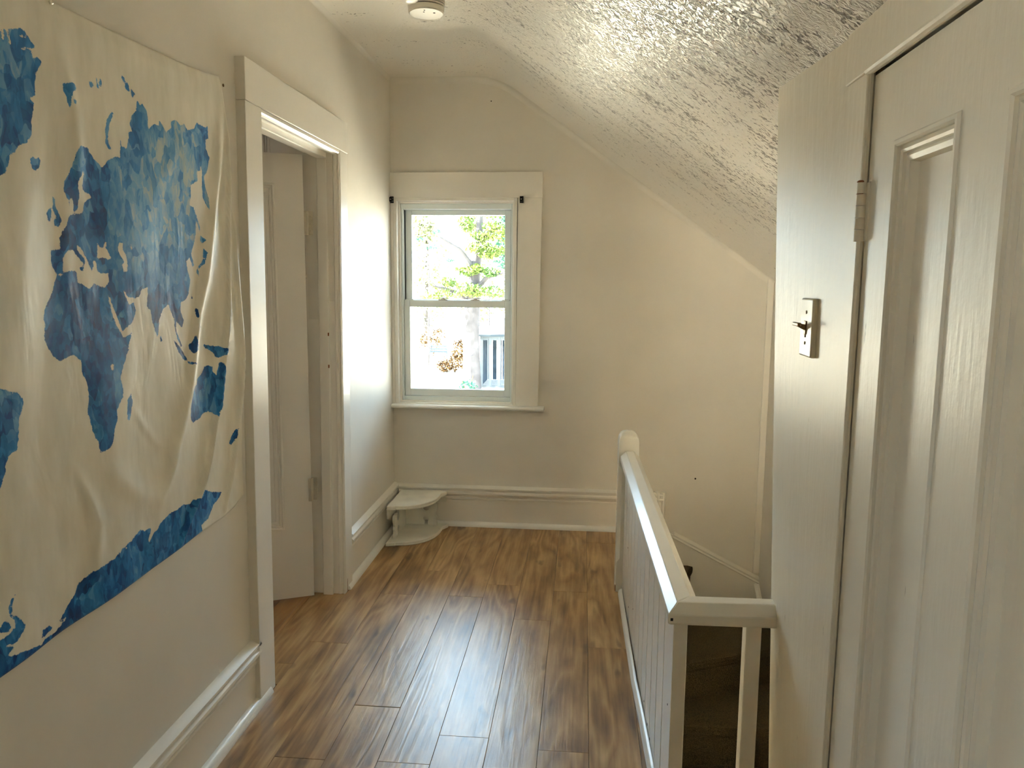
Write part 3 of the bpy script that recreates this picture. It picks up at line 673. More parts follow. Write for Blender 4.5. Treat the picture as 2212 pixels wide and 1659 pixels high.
for dx, dy, r in ((0.034, -0.012, 0.0045), (-0.004, -0.026, 0.0035), (0.002, -0.045, 0.003)):
    MB().lathe([(r, -0.0605), (r, -0.0615)], (dx, dy, 0), 'z', 10).build('test_hole' if r > 0.004 else 'indicator', M_dark, sa)
s2 = tag(empty('smoke_alarm', (-0.668, 2.935, ZC)), 'white domed alarm cut off by the top edge, nearer the camera than the vented one', 'smoke alarm')
MB().lathe([(0.052, 0), (0.052, -0.012)], (0, 0, 0), 'z', 32).build('base_plate', M_white, s2, smooth=True)
MB().lathe([(0.050, -0.010), (0.051, -0.048), (0.049, -0.062), (0.042, -0.072), (0.024, -0.079), (0.001, -0.081)], (0, 0, 0), 'z', 32).build('dome', M_white, s2, smooth=True)
MB().box(0.046, 0.072, -0.012, 0.012, -0.066, -0.030).build('side_clip', M_white, s2, bevel=0.003)

# ================================================================== MAP TAPESTRY
LAND = [[(1.318,1.854),(1.369,1.86),(1.386,1.863),(1.403,1.868),(1.418,1.874),(1.439,1.882),(1.453,1.881),(1.463,1.873),(1.467,1.866),(1.477,1.861),(1.475,1.855),(1.459,1.851),(1.471,1.846),(1.466,1.835),(1.483,1.842),(1.493,1.837),(1.488,1.825),(1.476,1.813),(1.47,1.787),(1.468,1.767),(1.454,1.758),(1.463,1.75),(1.459,1.734),(1.451,1.716),(1.45,1.693),(1.434,1.672),(1.411,1.664),(1.398,1.648),(1.384,1.642),(1.378,1.626),(1.366,1.606),(1.358,1.603),(1.34,1.593),(1.29,1.606)],[(1.438,1.645),(1.446,1.648),(1.455,1.645),(1.47,1.649),(1.472,1.64),(1.463,1.628),(1.453,1.621),(1.444,1.625),(1.439,1.634)],[(1.552,1.809),(1.565,1.813),(1.58,1.818),(1.594,1.816),(1.594,1.807),(1.581,1.801),(1.577,1.792),(1.574,1.78),(1.57,1.764),(1.563,1.778),(1.559,1.787),(1.553,1.796)],[(1.582,1.789),(1.59,1.782),(1.586,1.774),(1.581,1.779)],[(1.64,1.833),(1.652,1.838),(1.657,1.831),(1.648,1.823),(1.642,1.829)],[(1.666,1.85),(1.672,1.849),(1.67,1.832),(1.666,1.833)],[(1.682,1.852),(1.689,1.851),(1.685,1.838),(1.674,1.827),(1.667,1.829),(1.677,1.836)],[(1.766,1.879),(1.777,1.875),(1.78,1.866),(1.769,1.864)],[(1.778,1.864),(1.789,1.868),(1.798,1.847),(1.777,1.853)],[(1.802,1.858),(1.817,1.849),(1.807,1.837),(1.802,1.843)],[(1.719,1.791),(1.725,1.785),(1.712,1.767),(1.705,1.754),(1.698,1.733),(1.699,1.717),(1.708,1.703),(1.695,1.704),(1.688,1.712),(1.689,1.741),(1.698,1.767),(1.709,1.779)],[(1.593,1.694),(1.602,1.693),(1.621,1.694),(1.642,1.674),(1.658,1.665),(1.667,1.658),(1.677,1.663),(1.694,1.679),(1.725,1.691),(1.738,1.69),(1.746,1.733),(1.751,1.716),(1.768,1.716),(1.779,1.739),(1.781,1.756),(1.796,1.759),(1.787,1.775),(1.798,1.795),(1.819,1.812),(1.821,1.838),(1.834,1.828),(1.846,1.832),(1.861,1.821),(1.866,1.804),(1.861,1.775),(1.891,1.795),(1.912,1.794),(1.916,1.807),(1.932,1.798),(1.946,1.783),(1.958,1.793),(1.972,1.798),(1.974,1.818),(2.002,1.825),(2.023,1.815),(2.04,1.824),(2.056,1.81),(2.095,1.822),(2.109,1.84),(2.164,1.837),(2.176,1.844),(2.178,1.81),(2.161,1.803),(2.159,1.78),(2.181,1.758),(2.161,1.716),(2.14,1.7),(2.144,1.677),(2.159,1.641),(2.156,1.608),(2.127,1.641),(2.125,1.674),(2.131,1.712),(2.122,1.731),(2.121,1.715),(2.102,1.708),(2.102,1.684),(2.062,1.667),(2.062,1.64),(2.052,1.613),(2.074,1.609),(2.085,1.585),(2.081,1.54),(2.067,1.509),(2.052,1.483),(2.065,1.453),(2.056,1.446),(2.044,1.474),(2.023,1.461),(2.028,1.44),(2.04,1.411),(2.027,1.374),(2.013,1.36),(1.983,1.352),(1.981,1.331),(1.995,1.303),(1.986,1.284),(1.957,1.303),(1.954,1.276),(1.979,1.236),(1.961,1.248),(1.947,1.279),(1.946,1.312),(1.935,1.324),(1.922,1.35),(1.898,1.34),(1.874,1.313),(1.868,1.282),(1.861,1.269),(1.843,1.305),(1.836,1.337),(1.82,1.347),(1.824,1.367),(1.827,1.394),(1.81,1.392),(1.796,1.388),(1.791,1.375),(1.77,1.368),(1.76,1.365),(1.771,1.338),(1.756,1.316),(1.748,1.284),(1.73,1.254),(1.732,1.249),(1.719,1.232),(1.69,1.188),(1.698,1.155),(1.693,1.141),(1.667,1.116),(1.666,1.092),(1.653,1.074),(1.644,1.048),(1.632,1.033),(1.613,1.031),(1.597,1.03),(1.595,1.053),(1.581,1.08),(1.576,1.106),(1.568,1.125),(1.576,1.158),(1.573,1.19),(1.558,1.215),(1.559,1.24),(1.549,1.245),(1.538,1.255),(1.52,1.253),(1.491,1.246),(1.481,1.251),(1.463,1.268),(1.448,1.295),(1.452,1.321),(1.451,1.331),(1.45,1.342),(1.457,1.358),(1.479,1.383),(1.497,1.419),(1.498,1.426),(1.485,1.441),(1.486,1.471),(1.514,1.474),(1.515,1.496),(1.526,1.511),(1.543,1.53),(1.547,1.541),(1.555,1.547),(1.554,1.567),(1.548,1.576),(1.537,1.597),(1.543,1.618),(1.54,1.61),(1.565,1.644),(1.582,1.679)],[(1.503,1.579),(1.51,1.576),(1.511,1.558),(1.519,1.548),(1.526,1.533),(1.516,1.521),(1.504,1.519),(1.502,1.531),(1.511,1.538),(1.502,1.553)],[(1.486,1.552),(1.498,1.555),(1.492,1.53),(1.482,1.528),(1.481,1.543)],[(1.876,1.275),(1.883,1.258),(1.876,1.255),(1.873,1.267)],[(1.73,1.145),(1.733,1.124),(1.715,1.082),(1.704,1.085),(1.713,1.132)],[(1.245,1.236),(1.294,1.221),(1.315,1.213),(1.326,1.211),(1.337,1.203),(1.354,1.201),(1.371,1.188),(1.372,1.176),(1.357,1.15),(1.355,1.123),(1.346,1.091),(1.331,1.089),(1.317,1.075),(1.313,1.055),(1.301,1.032),(1.294,1.019),(1.271,1.007),(1.223,1.041)],[(2.081,1.606),(2.087,1.586),(2.105,1.557),(2.102,1.544),(2.088,1.571)],[(2.103,1.537),(2.129,1.524),(2.112,1.513),(2.102,1.521)],[(2.111,1.503),(2.126,1.489),(2.111,1.457),(2.09,1.444),(2.08,1.446),(2.098,1.457),(2.11,1.472)],[(2.077,1.441),(2.089,1.438),(2.086,1.423),(2.079,1.429)],[(2.045,1.379),(2.049,1.36),(2.041,1.363)],[(2.054,1.336),(2.063,1.331),(2.063,1.309),(2.055,1.309),(2.051,1.325)],[(2.067,1.287),(2.074,1.284),(2.07,1.267),(2.064,1.27)],[(2.041,1.264),(2.047,1.248),(2.048,1.22),(2.024,1.21),(2.014,1.223),(2.01,1.236),(2.03,1.246)],[(1.936,1.255),(1.95,1.247),(1.972,1.23),(1.997,1.2),(1.986,1.195),(1.959,1.219)],[(1.953,1.276),(1.963,1.26),(1.978,1.235),(1.968,1.238),(1.956,1.258)],[(1.998,1.193),(2.04,1.184),(2.039,1.181),(2.003,1.185)],[(2.094,1.232),(2.135,1.225),(2.189,1.216),(2.208,1.206),(2.196,1.194),(2.176,1.185),(2.155,1.19),(2.149,1.201),(2.127,1.213),(2.106,1.22)],[(2.014,1.112),(2.047,1.123),(2.053,1.138),(2.081,1.151),(2.096,1.168),(2.119,1.169),(2.141,1.163),(2.138,1.15),(2.159,1.136),(2.175,1.173),(2.183,1.17),(2.189,1.134),(2.177,1.083),(2.165,1.049),(2.155,1.033),(2.139,1.016),(2.13,1.03),(2.104,1.038),(2.077,1.038),(2.056,1.026),(2.012,1.021),(2.002,1.034),(2.002,1.077)],[(2.269,0.962),(2.258,0.93),(2.241,0.911),(2.223,0.918),(2.241,0.937)],[(2.045,0.819),(2.063,0.817),(2.095,0.802),(2.165,0.781),(2.144,0.768),(2.112,0.76),(2.089,0.74),(2.075,0.728),(2.034,0.721),(2.039,0.703),(2.046,0.564),(1.589,0.583),(1.245,0.562),(1.154,0.532),(1.182,0.784),(1.265,0.747),(1.293,0.748),(1.308,0.755),(1.307,0.769),(1.294,0.786),(1.297,0.8),(1.306,0.814),(1.315,0.817),(1.304,0.799),(1.302,0.783),(1.321,0.765),(1.335,0.747),(1.326,0.735),(1.305,0.725),(1.281,0.731),(1.282,0.727),(1.304,0.718),(1.283,0.712),(1.289,0.706),(1.329,0.696),(1.374,0.687),(1.386,0.693),(1.416,0.692),(1.434,0.698),(1.454,0.706),(1.451,0.71),(1.438,0.706),(1.432,0.71),(1.441,0.715),(1.458,0.729),(1.485,0.745),(1.5,0.766),(1.514,0.768),(1.541,0.773),(1.565,0.774),(1.619,0.775),(1.649,0.789),(1.669,0.784),(1.724,0.807),(1.635,0.78),(1.651,0.789),(1.666,0.783),(1.7,0.798),(1.732,0.809),(1.748,0.799),(1.78,0.798),(1.765,0.768),(1.769,0.762),(1.791,0.782),(1.807,0.783),(1.819,0.794),(1.868,0.808),(1.908,0.805),(1.937,0.81),(1.978,0.799),(1.991,0.806),(2.01,0.806),(2.029,0.805)],[(1.375,0.699),(1.383,0.714),(1.404,0.713),(1.41,0.705),(1.39,0.7)],[(1.267,0.765),(1.279,0.777),(1.29,0.775),(1.299,0.759),(1.285,0.754),(1.269,0.762)]]
WATER = [[(1.599,1.642),(1.606,1.638),(1.599,1.621),(1.602,1.617),(1.596,1.612),(1.587,1.611)],[(1.591,1.631),(1.596,1.617),(1.599,1.601),(1.623,1.596),(1.627,1.59),(1.604,1.576),(1.596,1.554),(1.566,1.548),(1.561,1.549),(1.58,1.56),(1.586,1.584),(1.583,1.616)],[(1.551,1.575),(1.563,1.584),(1.567,1.57),(1.565,1.554),(1.557,1.545),(1.549,1.553),(1.554,1.567)],[(1.499,1.424),(1.516,1.428),(1.521,1.456),(1.533,1.47),(1.555,1.476),(1.568,1.462),(1.585,1.449),(1.583,1.441),(1.571,1.435),(1.583,1.43),(1.595,1.451),(1.588,1.461),(1.571,1.471),(1.569,1.485),(1.581,1.481),(1.599,1.458),(1.615,1.429),(1.622,1.444),(1.62,1.454),(1.63,1.454),(1.634,1.43),(1.653,1.426),(1.672,1.428),(1.672,1.408),(1.658,1.395),(1.638,1.398),(1.619,1.404),(1.602,1.391),(1.584,1.401),(1.564,1.408),(1.563,1.429),(1.547,1.431),(1.523,1.428),(1.51,1.419)],[(1.64,1.493),(1.651,1.481),(1.661,1.484),(1.665,1.495),(1.675,1.497),(1.668,1.484),(1.686,1.46),(1.673,1.458),(1.657,1.462),(1.636,1.458)],[(1.71,1.484),(1.717,1.497),(1.732,1.499),(1.725,1.484),(1.741,1.469),(1.743,1.446),(1.74,1.431),(1.728,1.432),(1.722,1.446),(1.731,1.454),(1.711,1.476)],[(1.759,1.493),(1.766,1.494),(1.765,1.483),(1.757,1.484)],[(1.665,1.376),(1.671,1.374),(1.679,1.355),(1.699,1.318),(1.71,1.293),(1.76,1.315),(1.776,1.314),(1.743,1.285),(1.713,1.278),(1.688,1.311),(1.677,1.332)],[(1.72,1.391),(1.73,1.383),(1.742,1.371),(1.758,1.372),(1.772,1.365),(1.752,1.355),(1.741,1.356)],[(1.659,1.223),(1.669,1.221),(1.666,1.208),(1.657,1.21)],[(1.436,1.869),(1.463,1.873),(1.467,1.871),(1.452,1.869),(1.437,1.867)],[(1.438,1.846),(1.453,1.852),(1.471,1.85),(1.47,1.845),(1.456,1.849),(1.44,1.844)],[(1.395,1.868),(1.4,1.868),(1.397,1.85),(1.39,1.85)],[(1.406,1.868),(1.411,1.866),(1.415,1.847),(1.409,1.845)]]
FOLDS = [([(2.266,1.968),(2.237,1.78),(2.182,1.616),(2.151,1.523),(2.119,1.418),(2.07,1.316),(2.039,1.215),(2.006,1.129),(1.956,1.048),(1.914,0.981),(1.885,0.926),(1.833,0.853)],0.013,0.022),([(2.28,1.958),(2.292,1.829),(2.284,1.667),(2.267,1.515),(2.258,1.49),(2.228,1.324),(2.204,1.226),(2.186,1.161),(2.157,1.032),(2.134,1.006),(2.09,0.899),(2.046,0.835),(1.963,0.757),(1.921,0.708)],0.016,0.008),([(2.292,1.961),(2.32,1.698),(2.315,1.458),(2.315,1.321),(2.316,1.183),(2.291,1.048),(2.268,0.946),(2.225,0.815),(2.185,0.721)],0.015,0.008),([(2.265,1.981),(2.122,1.873),(1.987,1.741),(1.865,1.61)],0.002,0.03),([(1.535,1.96),(1.542,1.789),(1.549,1.588),(1.521,1.321)],0.003,0.03),([(1.535,1.96),(1.589,1.762),(1.587,1.592)],0.006,0.02),([(1.535,1.96),(1.433,1.636),(1.387,1.328)],0.003,0.04),([(1.556,1.068),(1.622,0.99),(1.715,0.91),(1.79,0.854)],0.009,0.03),([(1.543,1.172),(1.513,1.027),(1.576,0.874),(1.555,0.753)],0.007,0.02),([(1.698,1.16),(1.752,1.084),(1.826,1.0)],0.006,0.015),([(1.54,0.759),(1.647,0.796),(1.786,0.819)],0.006,0.03)]

def seg_dist(P, poly, closed=True):
    A = np.array(poly); B = np.roll(A, -1, axis=0)
    if not closed: A, B = A[:-1], B[:-1]
    d2 = np.full(len(P), 1e9)
    for a, b in zip(A, B):
        ab = b - a; t = np.clip(((P - a) @ ab) / max(ab @ ab, 1e-12), 0, 1); q = P - a - t[:, None] * ab
        d2 = np.minimum(d2, (q * q).sum(1))
    return np.sqrt(d2)
def inside(P, poly):
    A = np.array(poly); B = np.roll(A, -1, axis=0); c = np.zeros(len(P), bool)
    for a, b in zip(A, B):
        k = (a[1] > P[:, 1]) != (b[1] > P[:, 1])
        with np.errstate(divide='ignore', invalid='ignore'):
            c ^= k & (P[:, 0] < (b[0] - a[0]) * (P[:, 1] - a[1]) / (b[1] - a[1]) + a[0])
    return c
def sdf(P, poly):
    d = seg_dist(P, poly); return np.where(inside(P, poly), d, -d)
top_y = [0.70, 0.95, 1.25, 1.535, 1.56, 1.673, 1.841, 2.022, 2.173, 2.266]; top_z = [1.97, 1.953, 1.948, 1.966, 1.965, 1.968, 1.974, 1.980, 1.989, 2.001]
bot_y = [0.70, 1.257, 1.343, 1.44, 1.565, 1.728, 1.91, 2.047, 2.177, 2.25, 2.316]; bot_z = [0.665, 0.678, 0.680, 0.685, 0.686, 0.688, 0.695, 0.703, 0.702, 0.712, 0.732]
rt_z = [0.732, 0.985, 1.276, 1.559, 1.829, 2.001]; rt_y = [2.316, 2.311, 2.318, 2.317, 2.294, 2.266]
NU, NV = 330, 280
tt = np.linspace(0, 1, NV); uu = np.linspace(0, 1, NU)
zr = 2.001 + (0.732 - 2.001) * tt
yr = np.interp(zr, rt_z, rt_y)
Yg = 0.70 + uu[None, :] * (yr[:, None] - 0.70)
u0 = 0.70 + uu * (2.266 - 0.70); u1 = 0.70 + uu * (2.316 - 0.70)
Zt = np.interp(u0, top_y, top_z); Zb = np.interp(u1, bot_y, bot_z)
Zg = Zt[None, :] + (Zb - Zt)[None, :] * tt[:, None]
P = np.stack([Yg.ravel(), Zg.ravel()], 1)
land = np.full(len(P), -1.0)
for pl in LAND:
    a = np.array(pl); k = (P[:, 0] > a[:, 0].min() - 0.06) & (P[:, 0] < a[:, 0].max() + 0.06) & (P[:, 1] > a[:, 1].min() - 0.06) & (P[:, 1] < a[:, 1].max() + 0.06)
    land[k] = np.maximum(land[k], sdf(P[k], pl))
for pl in WATER:
    a = np.array(pl); k = (P[:, 0] > a[:, 0].min() - 0.06) & (P[:, 0] < a[:, 0].max() + 0.06) & (P[:, 1] > a[:, 1].min() - 0.06) & (P[:, 1] < a[:, 1].max() + 0.06)
    land[k] = np.minimum(land[k], -sdf(P[k], pl))
land = np.clip(land, -0.06, 0.06)
# folds fanning down from the pins, general slack
hgt = np.zeros(len(P))
for pl, amp, wd in FOLDS:
    d = seg_dist(P, pl, False); a = np.array(pl)
    zt_, zb_ = a[:, 1].max(), a[:, 1].min()
    env = np.clip((zt_ - P[:, 1]) / 0.25, 0, 1) * np.clip((P[:, 1] - zb_) / 0.12 + 0.35, 0, 1)
    hgt += amp * np.exp(-(d / wd) ** 2) * env
rng = np.random.RandomState(4)
slack = np.clip((1.98 - P[:, 1]) / 0.5, 0, 1)
for k in range(26):
    fy, fz = rng.uniform(3, 26), rng.uniform(1, 9); ph = rng.uniform(0, 6.28); am = 0.020 / (4 + math.hypot(fy, fz))
    hgt += am * slack * np.sin(fy * P[:, 0] + fz * rng.choice([-1, 1]) * P[:, 1] + ph)
hgt = 0.0045 + np.maximum(hgt + 0.003, 0.0)
edge = np.clip((Zt[None, :].repeat(NV, 0).ravel() - P[:, 1]) / 0.03, 0, 1)
X_ = XL + 0.003 + hgt * (0.25 + 0.75 * edge)
ip = np.argmin((Yg - 1.535) ** 2 + (Zg - 1.966) ** 2)
co = np.stack([X_, Yg.ravel(), Zg.ravel()], 1).astype(np.float32)
me = bpy.data.meshes.new('map_tapestry')
idx = np.arange(NU * NV).reshape(NV, NU)
fq = np.stack([idx[:-1, :-1], idx[1:, :-1], idx[1:, 1:], idx[:-1, 1:]], -1).reshape(-1, 4).astype(np.int32)
me.vertices.add(len(co)); me.vertices.foreach_set('co', co.ravel())
me.loops.add(fq.size); me.loops.foreach_set('vertex_index', fq.ravel())
me.polygons.add(len(fq)); me.polygons.foreach_set('loop_start', np.arange(0, fq.size, 4, dtype=np.int32)); me.polygons.foreach_set('loop_total', np.full(len(fq), 4, dtype=np.int32))
me.update(calc_edges=True)
me.polygons.foreach_set('use_smooth', np.ones(len(fq), dtype=bool))
at = me.attributes.new('land', 'FLOAT', 'POINT'); at.data.foreach_set('value', land.astype(np.float32))
def tapestry_material():
    m, nt, b = mat('printed_cloth'); lk = nt.links.new
    tc = N(nt, 'ShaderNodeTexCoord'); P_ = tc.outputs['Object']
    al = N(nt, 'ShaderNodeAttribute', attribute_name='land')
    # ragged coast
    n1 = N(nt, 'ShaderNodeTexNoise', i_Scale=100.0, i_Detail=5.0, i_Roughness=0.65); lk(P_, n1.inputs['Vector'])
    s1 = N(nt, 'ShaderNodeMath', operation='SUBTRACT'); s1.inputs[1].default_value = 0.5; lk(n1.outputs[0], s1.inputs[0])
    s2 = N(nt, 'ShaderNodeMath', operation='MULTIPLY_ADD'); s2.inputs[1].default_value = 0.011; lk(s1.outputs[0], s2.inputs[0]); lk(al.outputs['Fac'], s2.inputs[2])
    mk = N(nt, 'ShaderNodeMapRange', i_1=-0.0007, i_2=0.0007); lk(s2.outputs[0], mk.inputs[0])
    # watercolour washes
    mp = N(nt, 'ShaderNodeMapping'); mp.inputs['Scale'].default_value = (1, 1, 0.62); lk(P_, mp.inputs[0])
    wb = N(nt, 'ShaderNodeTexNoise', i_Scale=4.0, i_Detail=2.0, i_Distortion=0.4); lk(mp.outputs[0], wb.inputs['Vector'])
    dv = N(nt, 'ShaderNodeTexNoise', i_Scale=18.0, i_Detail=2.0); lk(mp.outputs[0], dv.inputs['Vector'])
    vs = N(nt, 'ShaderNodeVectorMath', operation='SCALE'); vs.inputs['Scale'].default_value = 0.05; lk(dv.outputs['Color'], vs.inputs[0])
    va = N(nt, 'ShaderNodeVectorMath', operation='ADD'); lk(mp.outputs[0], va.inputs[0]); lk(vs.outputs[0], va.inputs[1])
    vo = N(nt, 'ShaderNodeTexVoronoi', i_Scale=36.0); lk(va.outputs[0], vo.inputs['Vector'])
    vo2 = N(nt, 'ShaderNodeTexVoronoi', i_Scale=90.0); lk(va.outputs[0], vo2.inputs['Vector'])
    sx = N(nt, 'ShaderNodeSeparateXYZ'); lk(vo.outputs['Color'], sx.inputs[0]); sx2 = N(nt, 'ShaderNodeSeparateXYZ'); lk(vo2.outputs['Color'], sx2.inputs[0])
    fn = N(nt, 'ShaderNodeTexNoise', i_Scale=45.0, i_Detail=5.0); lk(mp.outputs[0], fn.inputs['Vector'])
    # pale washes over the middle of the big northern continent, deep blue in the south and along the lower edge
    sp_ = N(nt, 'ShaderNodeSeparateXYZ'); lk(P_, sp_.inputs[0])
    dist = N(nt, 'ShaderNodeVectorMath', operation='DISTANCE'); dist.inputs[1].default_value = (XL, 1.86, 1.66); lk(P_, dist.inputs[0])
    pale = N(nt, 'ShaderNodeMapRange', i_1=0.42, i_2=0.08, i_3=0.0, i_4=0.32); lk(dist.outputs['Value'], pale.inputs[0])
    def mad(x, k, y):
        q = N(nt, 'ShaderNodeMath', operation='MULTIPLY_ADD'); q.inputs[1].default_value = k; lk(x, q.inputs[0])
        if y is None: q.inputs[2].default_value = 0
        else: lk(y, q.inputs[2])
        return q.outputs[0]
    t = mad(wb.outputs[0], 0.75, pale.outputs[0]); t = mad(sx.outputs[0], 0.30, t); t = mad(sx2.outputs[1], 0.16, t); t = mad(fn.outputs[0], 0.26, t)
    mr = N(nt, 'ShaderNodeMapRange', i_1=0.50, i_2=1.22); lk(t, mr.inputs[0])
    r = ramp(nt, [(0.0, (0.002, 0.035, 0.16)), (0.24, (0.004, 0.10, 0.36)), (0.50, (0.03, 0.24, 0.60)), (0.78, (0.18, 0.42, 0.68)), (1.0, (0.46, 0.56, 0.58))]); lk(mr.outputs[0], r.inputs[0])
    # unprinted cloth, faintly marbled
    mpc = N(nt, 'ShaderNodeMapping'); mpc.inputs['Scale'].default_value = (1, 1, 0.35); lk(P_, mpc.inputs[0])
    cn = N(nt, 'ShaderNodeTexNoise', i_Scale=22.0, i_Detail=3.0); lk(mpc.outputs[0], cn.inputs['Vector'])
    cr = ramp(nt, [(0.3, (0.78, 0.74, 0.62)), (0.7, (0.90, 0.86, 0.75))]); lk(cn.outputs[0], cr.inputs[0])
    mx = N(nt, 'ShaderNodeMix', data_type='RGBA'); lk(mk.outputs[0], mx.inputs['Factor']); lk(cr.outputs[0], mx.inputs['A']); lk(r.outputs[0], mx.inputs['B'])
    lk(mx.outputs['Result'], b.inputs['Base Color'])
    b.inputs['Roughness'].default_value = 0.42; b.inputs['Specular IOR Level'].default_value = 0.30
    mpw = N(nt, 'ShaderNodeMapping'); mpw.inputs['Scale'].default_value = (1, 1, 0.45); lk(P_, mpw.inputs[0])
    wn = N(nt, 'ShaderNodeTexNoise', i_Scale=10.0, i_Detail=3.0, i_Distortion=0.5); lk(mpw.outputs[0], wn.inputs['Vector'])
    mz = N(nt, 'ShaderNodeMapRange', i_1=1.95, i_2=1.45, i_3=0.15, i_4=1.0); lk(sp_.outputs['Z'], mz.inputs[0])
    my_ = N(nt, 'ShaderNodeMapRange', i_1=2.22, i_2=2.08, i_3=0.12, i_4=1.0); lk(sp_.outputs['Y'], my_.inputs[0])
    mm = N(nt, 'ShaderNodeMath', operation='MULTIPLY'); lk(mz.outputs[0], mm.inputs[0]); lk(my_.outputs[0], mm.inputs[1])
    m2 = N(nt, 'ShaderNodeMath', operation='MULTIPLY'); lk(wn.outputs[0], m2.inputs[0]); lk(mm.outputs[0], m2.inputs[1])
    bp = N(nt, 'ShaderNodeBump', i_Strength=0.52, i_Distance=0.011); lk(m2.outputs[0], bp.inputs['Height']); lk(bp.outputs[0], b.inputs['Normal'])
    return m
me.materials.append(tapestry_material())
tp = bpy.data.objects.new('map_tapestry', me); COL.objects.link(tp)
so = tp.modifiers.new('cloth', 'SOLIDIFY'); so.thickness = 0.0012; so.offset = 1
tag(tp, 'large cream cloth tapestry printed with a blue watercolour world map on the left wall', 'tapestry')
MB().lathe([(0.0055, 0.0), (0.0055, 0.004), (0.003, 0.006)], (XL + 0.010, 1.535, 1.961), 'x', 12).build('push_pin', M_plate, tp)
MB().lathe([(0.0045, 0.0), (0.0045, 0.002), (0.002, 0.003)], (XL, 2.305, 1.985), 'x', 10).build('nail', M_brass, bpy.data.objects['wall_left'])

# ================================================================== OUTSIDE
GZ = -3.2
def ground_mat():
    m, nt, b = mat('leafy_ground'); b.inputs['Roughness'].default_value = 0.95; b.inputs['Specular IOR Level'].default_value = 0.1
    mp = coords(nt, (0.35, 0.35, 1)); n = N(nt, 'ShaderNodeTexNoise', i_Scale=1.3, i_Detail=6.0); nt.links.new(mp.outputs[0], n.inputs['Vector'])
    r = ramp(nt, [(0.35, (0.36, 0.29, 0.20)), (0.6, (0.50, 0.48, 0.41))]); nt.links.new(n.outputs[0], r.inputs[0]); nt.links.new(r.outputs[0], b.inputs['Base Color']); return m
struct(MB().box(-140, 120, -80, 320, GZ - 0.3, GZ).build('ground', ground_mat()))
M_bark = plain('grey_bark', (0.055, 0.05, 0.05), 0.95, bump=9, scale=(1, 1, 0.15), bstr=0.6, bdist=0.03, var=0.3, spec=0.1)
def leaf_mat(name, a, c):
    m, nt, b = mat(name); b.inputs['Roughness'].default_value = 0.8; b.inputs['Specular IOR Level'].default_value = 0.1
    mp = coords(nt); n = N(nt, 'ShaderNodeTexNoise', i_Scale=0.9, i_Detail=3.0); nt.links.new(mp.outputs[0], n.inputs['Vector'])
    r = ramp(nt, [(0.3, a), (0.7, c)]); nt.links.new(n.outputs[0], r.inputs[0]); nt.links.new(r.outputs[0], b.inputs['Base Color']); return m
M_leaf = leaf_mat('yellow_green_leaf', (0.03, 0.07, 0.022), (0.10, 0.125, 0.025))
M_pineleaf = leaf_mat('conifer_green', (0.018, 0.06, 0.045), (0.035, 0.095, 0.055))
M_dry = leaf_mat('dry_twigs', (0.035, 0.018, 0.008), (0.085, 0.05, 0.016))
def leaves(clumps, n, size, m, parent, seed):
    """leaf quads scattered inside ellipsoidal clumps (x, y, z, rx, ry, rz)"""
    r = np.random.RandomState(seed); v = []
    for (cx, cy, cz, a, b_, c) in clumps:
        k = n; d = r.normal(size=(k, 3)); d /= np.linalg.norm(d, axis=1)[:, None]; rad = r.uniform(0.25, 1, size=(k, 1)) ** 0.6
        p = np.array([cx, cy, cz]) + d * rad * np.array([a, b_, c])
        u = r.normal(size=(k, 3)); u /= np.linalg.norm(u, axis=1)[:, None]; w_ = np.cross(u, r.normal(size=(k, 3))); w_ /= np.linalg.norm(w_, axis=1)[:, None]
        s = size * r.uniform(0.6, 1.4, size=(k, 1))
        v.append(np.stack([p - u * s - w_ * s * 0.5, p + u * s - w_ * s * 0.5, p + u * s + w_ * s * 0.5, p - u * s + w_ * s * 0.5], 1).reshape(-1, 3))
    v = np.concatenate(v); me = bpy.data.meshes.new('foliage'); f = np.arange(len(v), dtype=np.int32)
    me.vertices.add(len(v)); me.vertices.foreach_set('co', v.astype(np.float32).ravel()); me.loops.add(len(v)); me.loops.foreach_set('vertex_index', f)
    me.polygons.add(len(v) // 4); me.polygons.foreach_set('loop_start', f[::4].copy()); me.polygons.foreach_set('loop_total', np.full(len(v) // 4, 4, dtype=np.int32)); me.update(calc_edges=True)
    me.materials.append(m); o = bpy.data.objects.new('foliage', me); COL.objects.link(o); o['kind'] = 'stuff'
    if parent: o.parent = parent
    return o
# big tree behind the yard: bare grey trunk, loose yellow-green boughs
t = tag(empty('yard_tree', (-4.66, 32.0, GZ)), 'tall tree with grey trunk and yellow-green leaves seen through the window', 'tree')
MB().tube([(0, 0, -0.2), (0.02, 0, 1.0), (0.0, 0, 2.4), (0.06, 0.05, 3.6), (0.12, 0.1, 4.8), (0.3, 0.2, 6.4), (0.42, 0.3, 8.6)], [0.46, 0.36, 0.33, 0.30, 0.24, 0.16, 0.06], 14).build('trunk', M_bark, t, smooth=True)
for pts in ([(0.02, 0, 3.5), (-0.6, -0.3, 4.1), (-1.5, -0.5, 4.35)], [(0.08, 0, 4.1), (0.7, -0.3, 4.7), (1.5, -0.6, 4.9)], [(0.15, 0.1, 5.0), (-0.4, -0.3, 5.8), (-1.2, -0.6, 6.3)], [(0.25, 0.2, 5.9), (0.7, 0, 6.5), (1.2, -0.3, 6.7)]):
    MB().tube(pts, [0.13, 0.08, 0.03], 8).build('branch', M_bark, t, smooth=True)
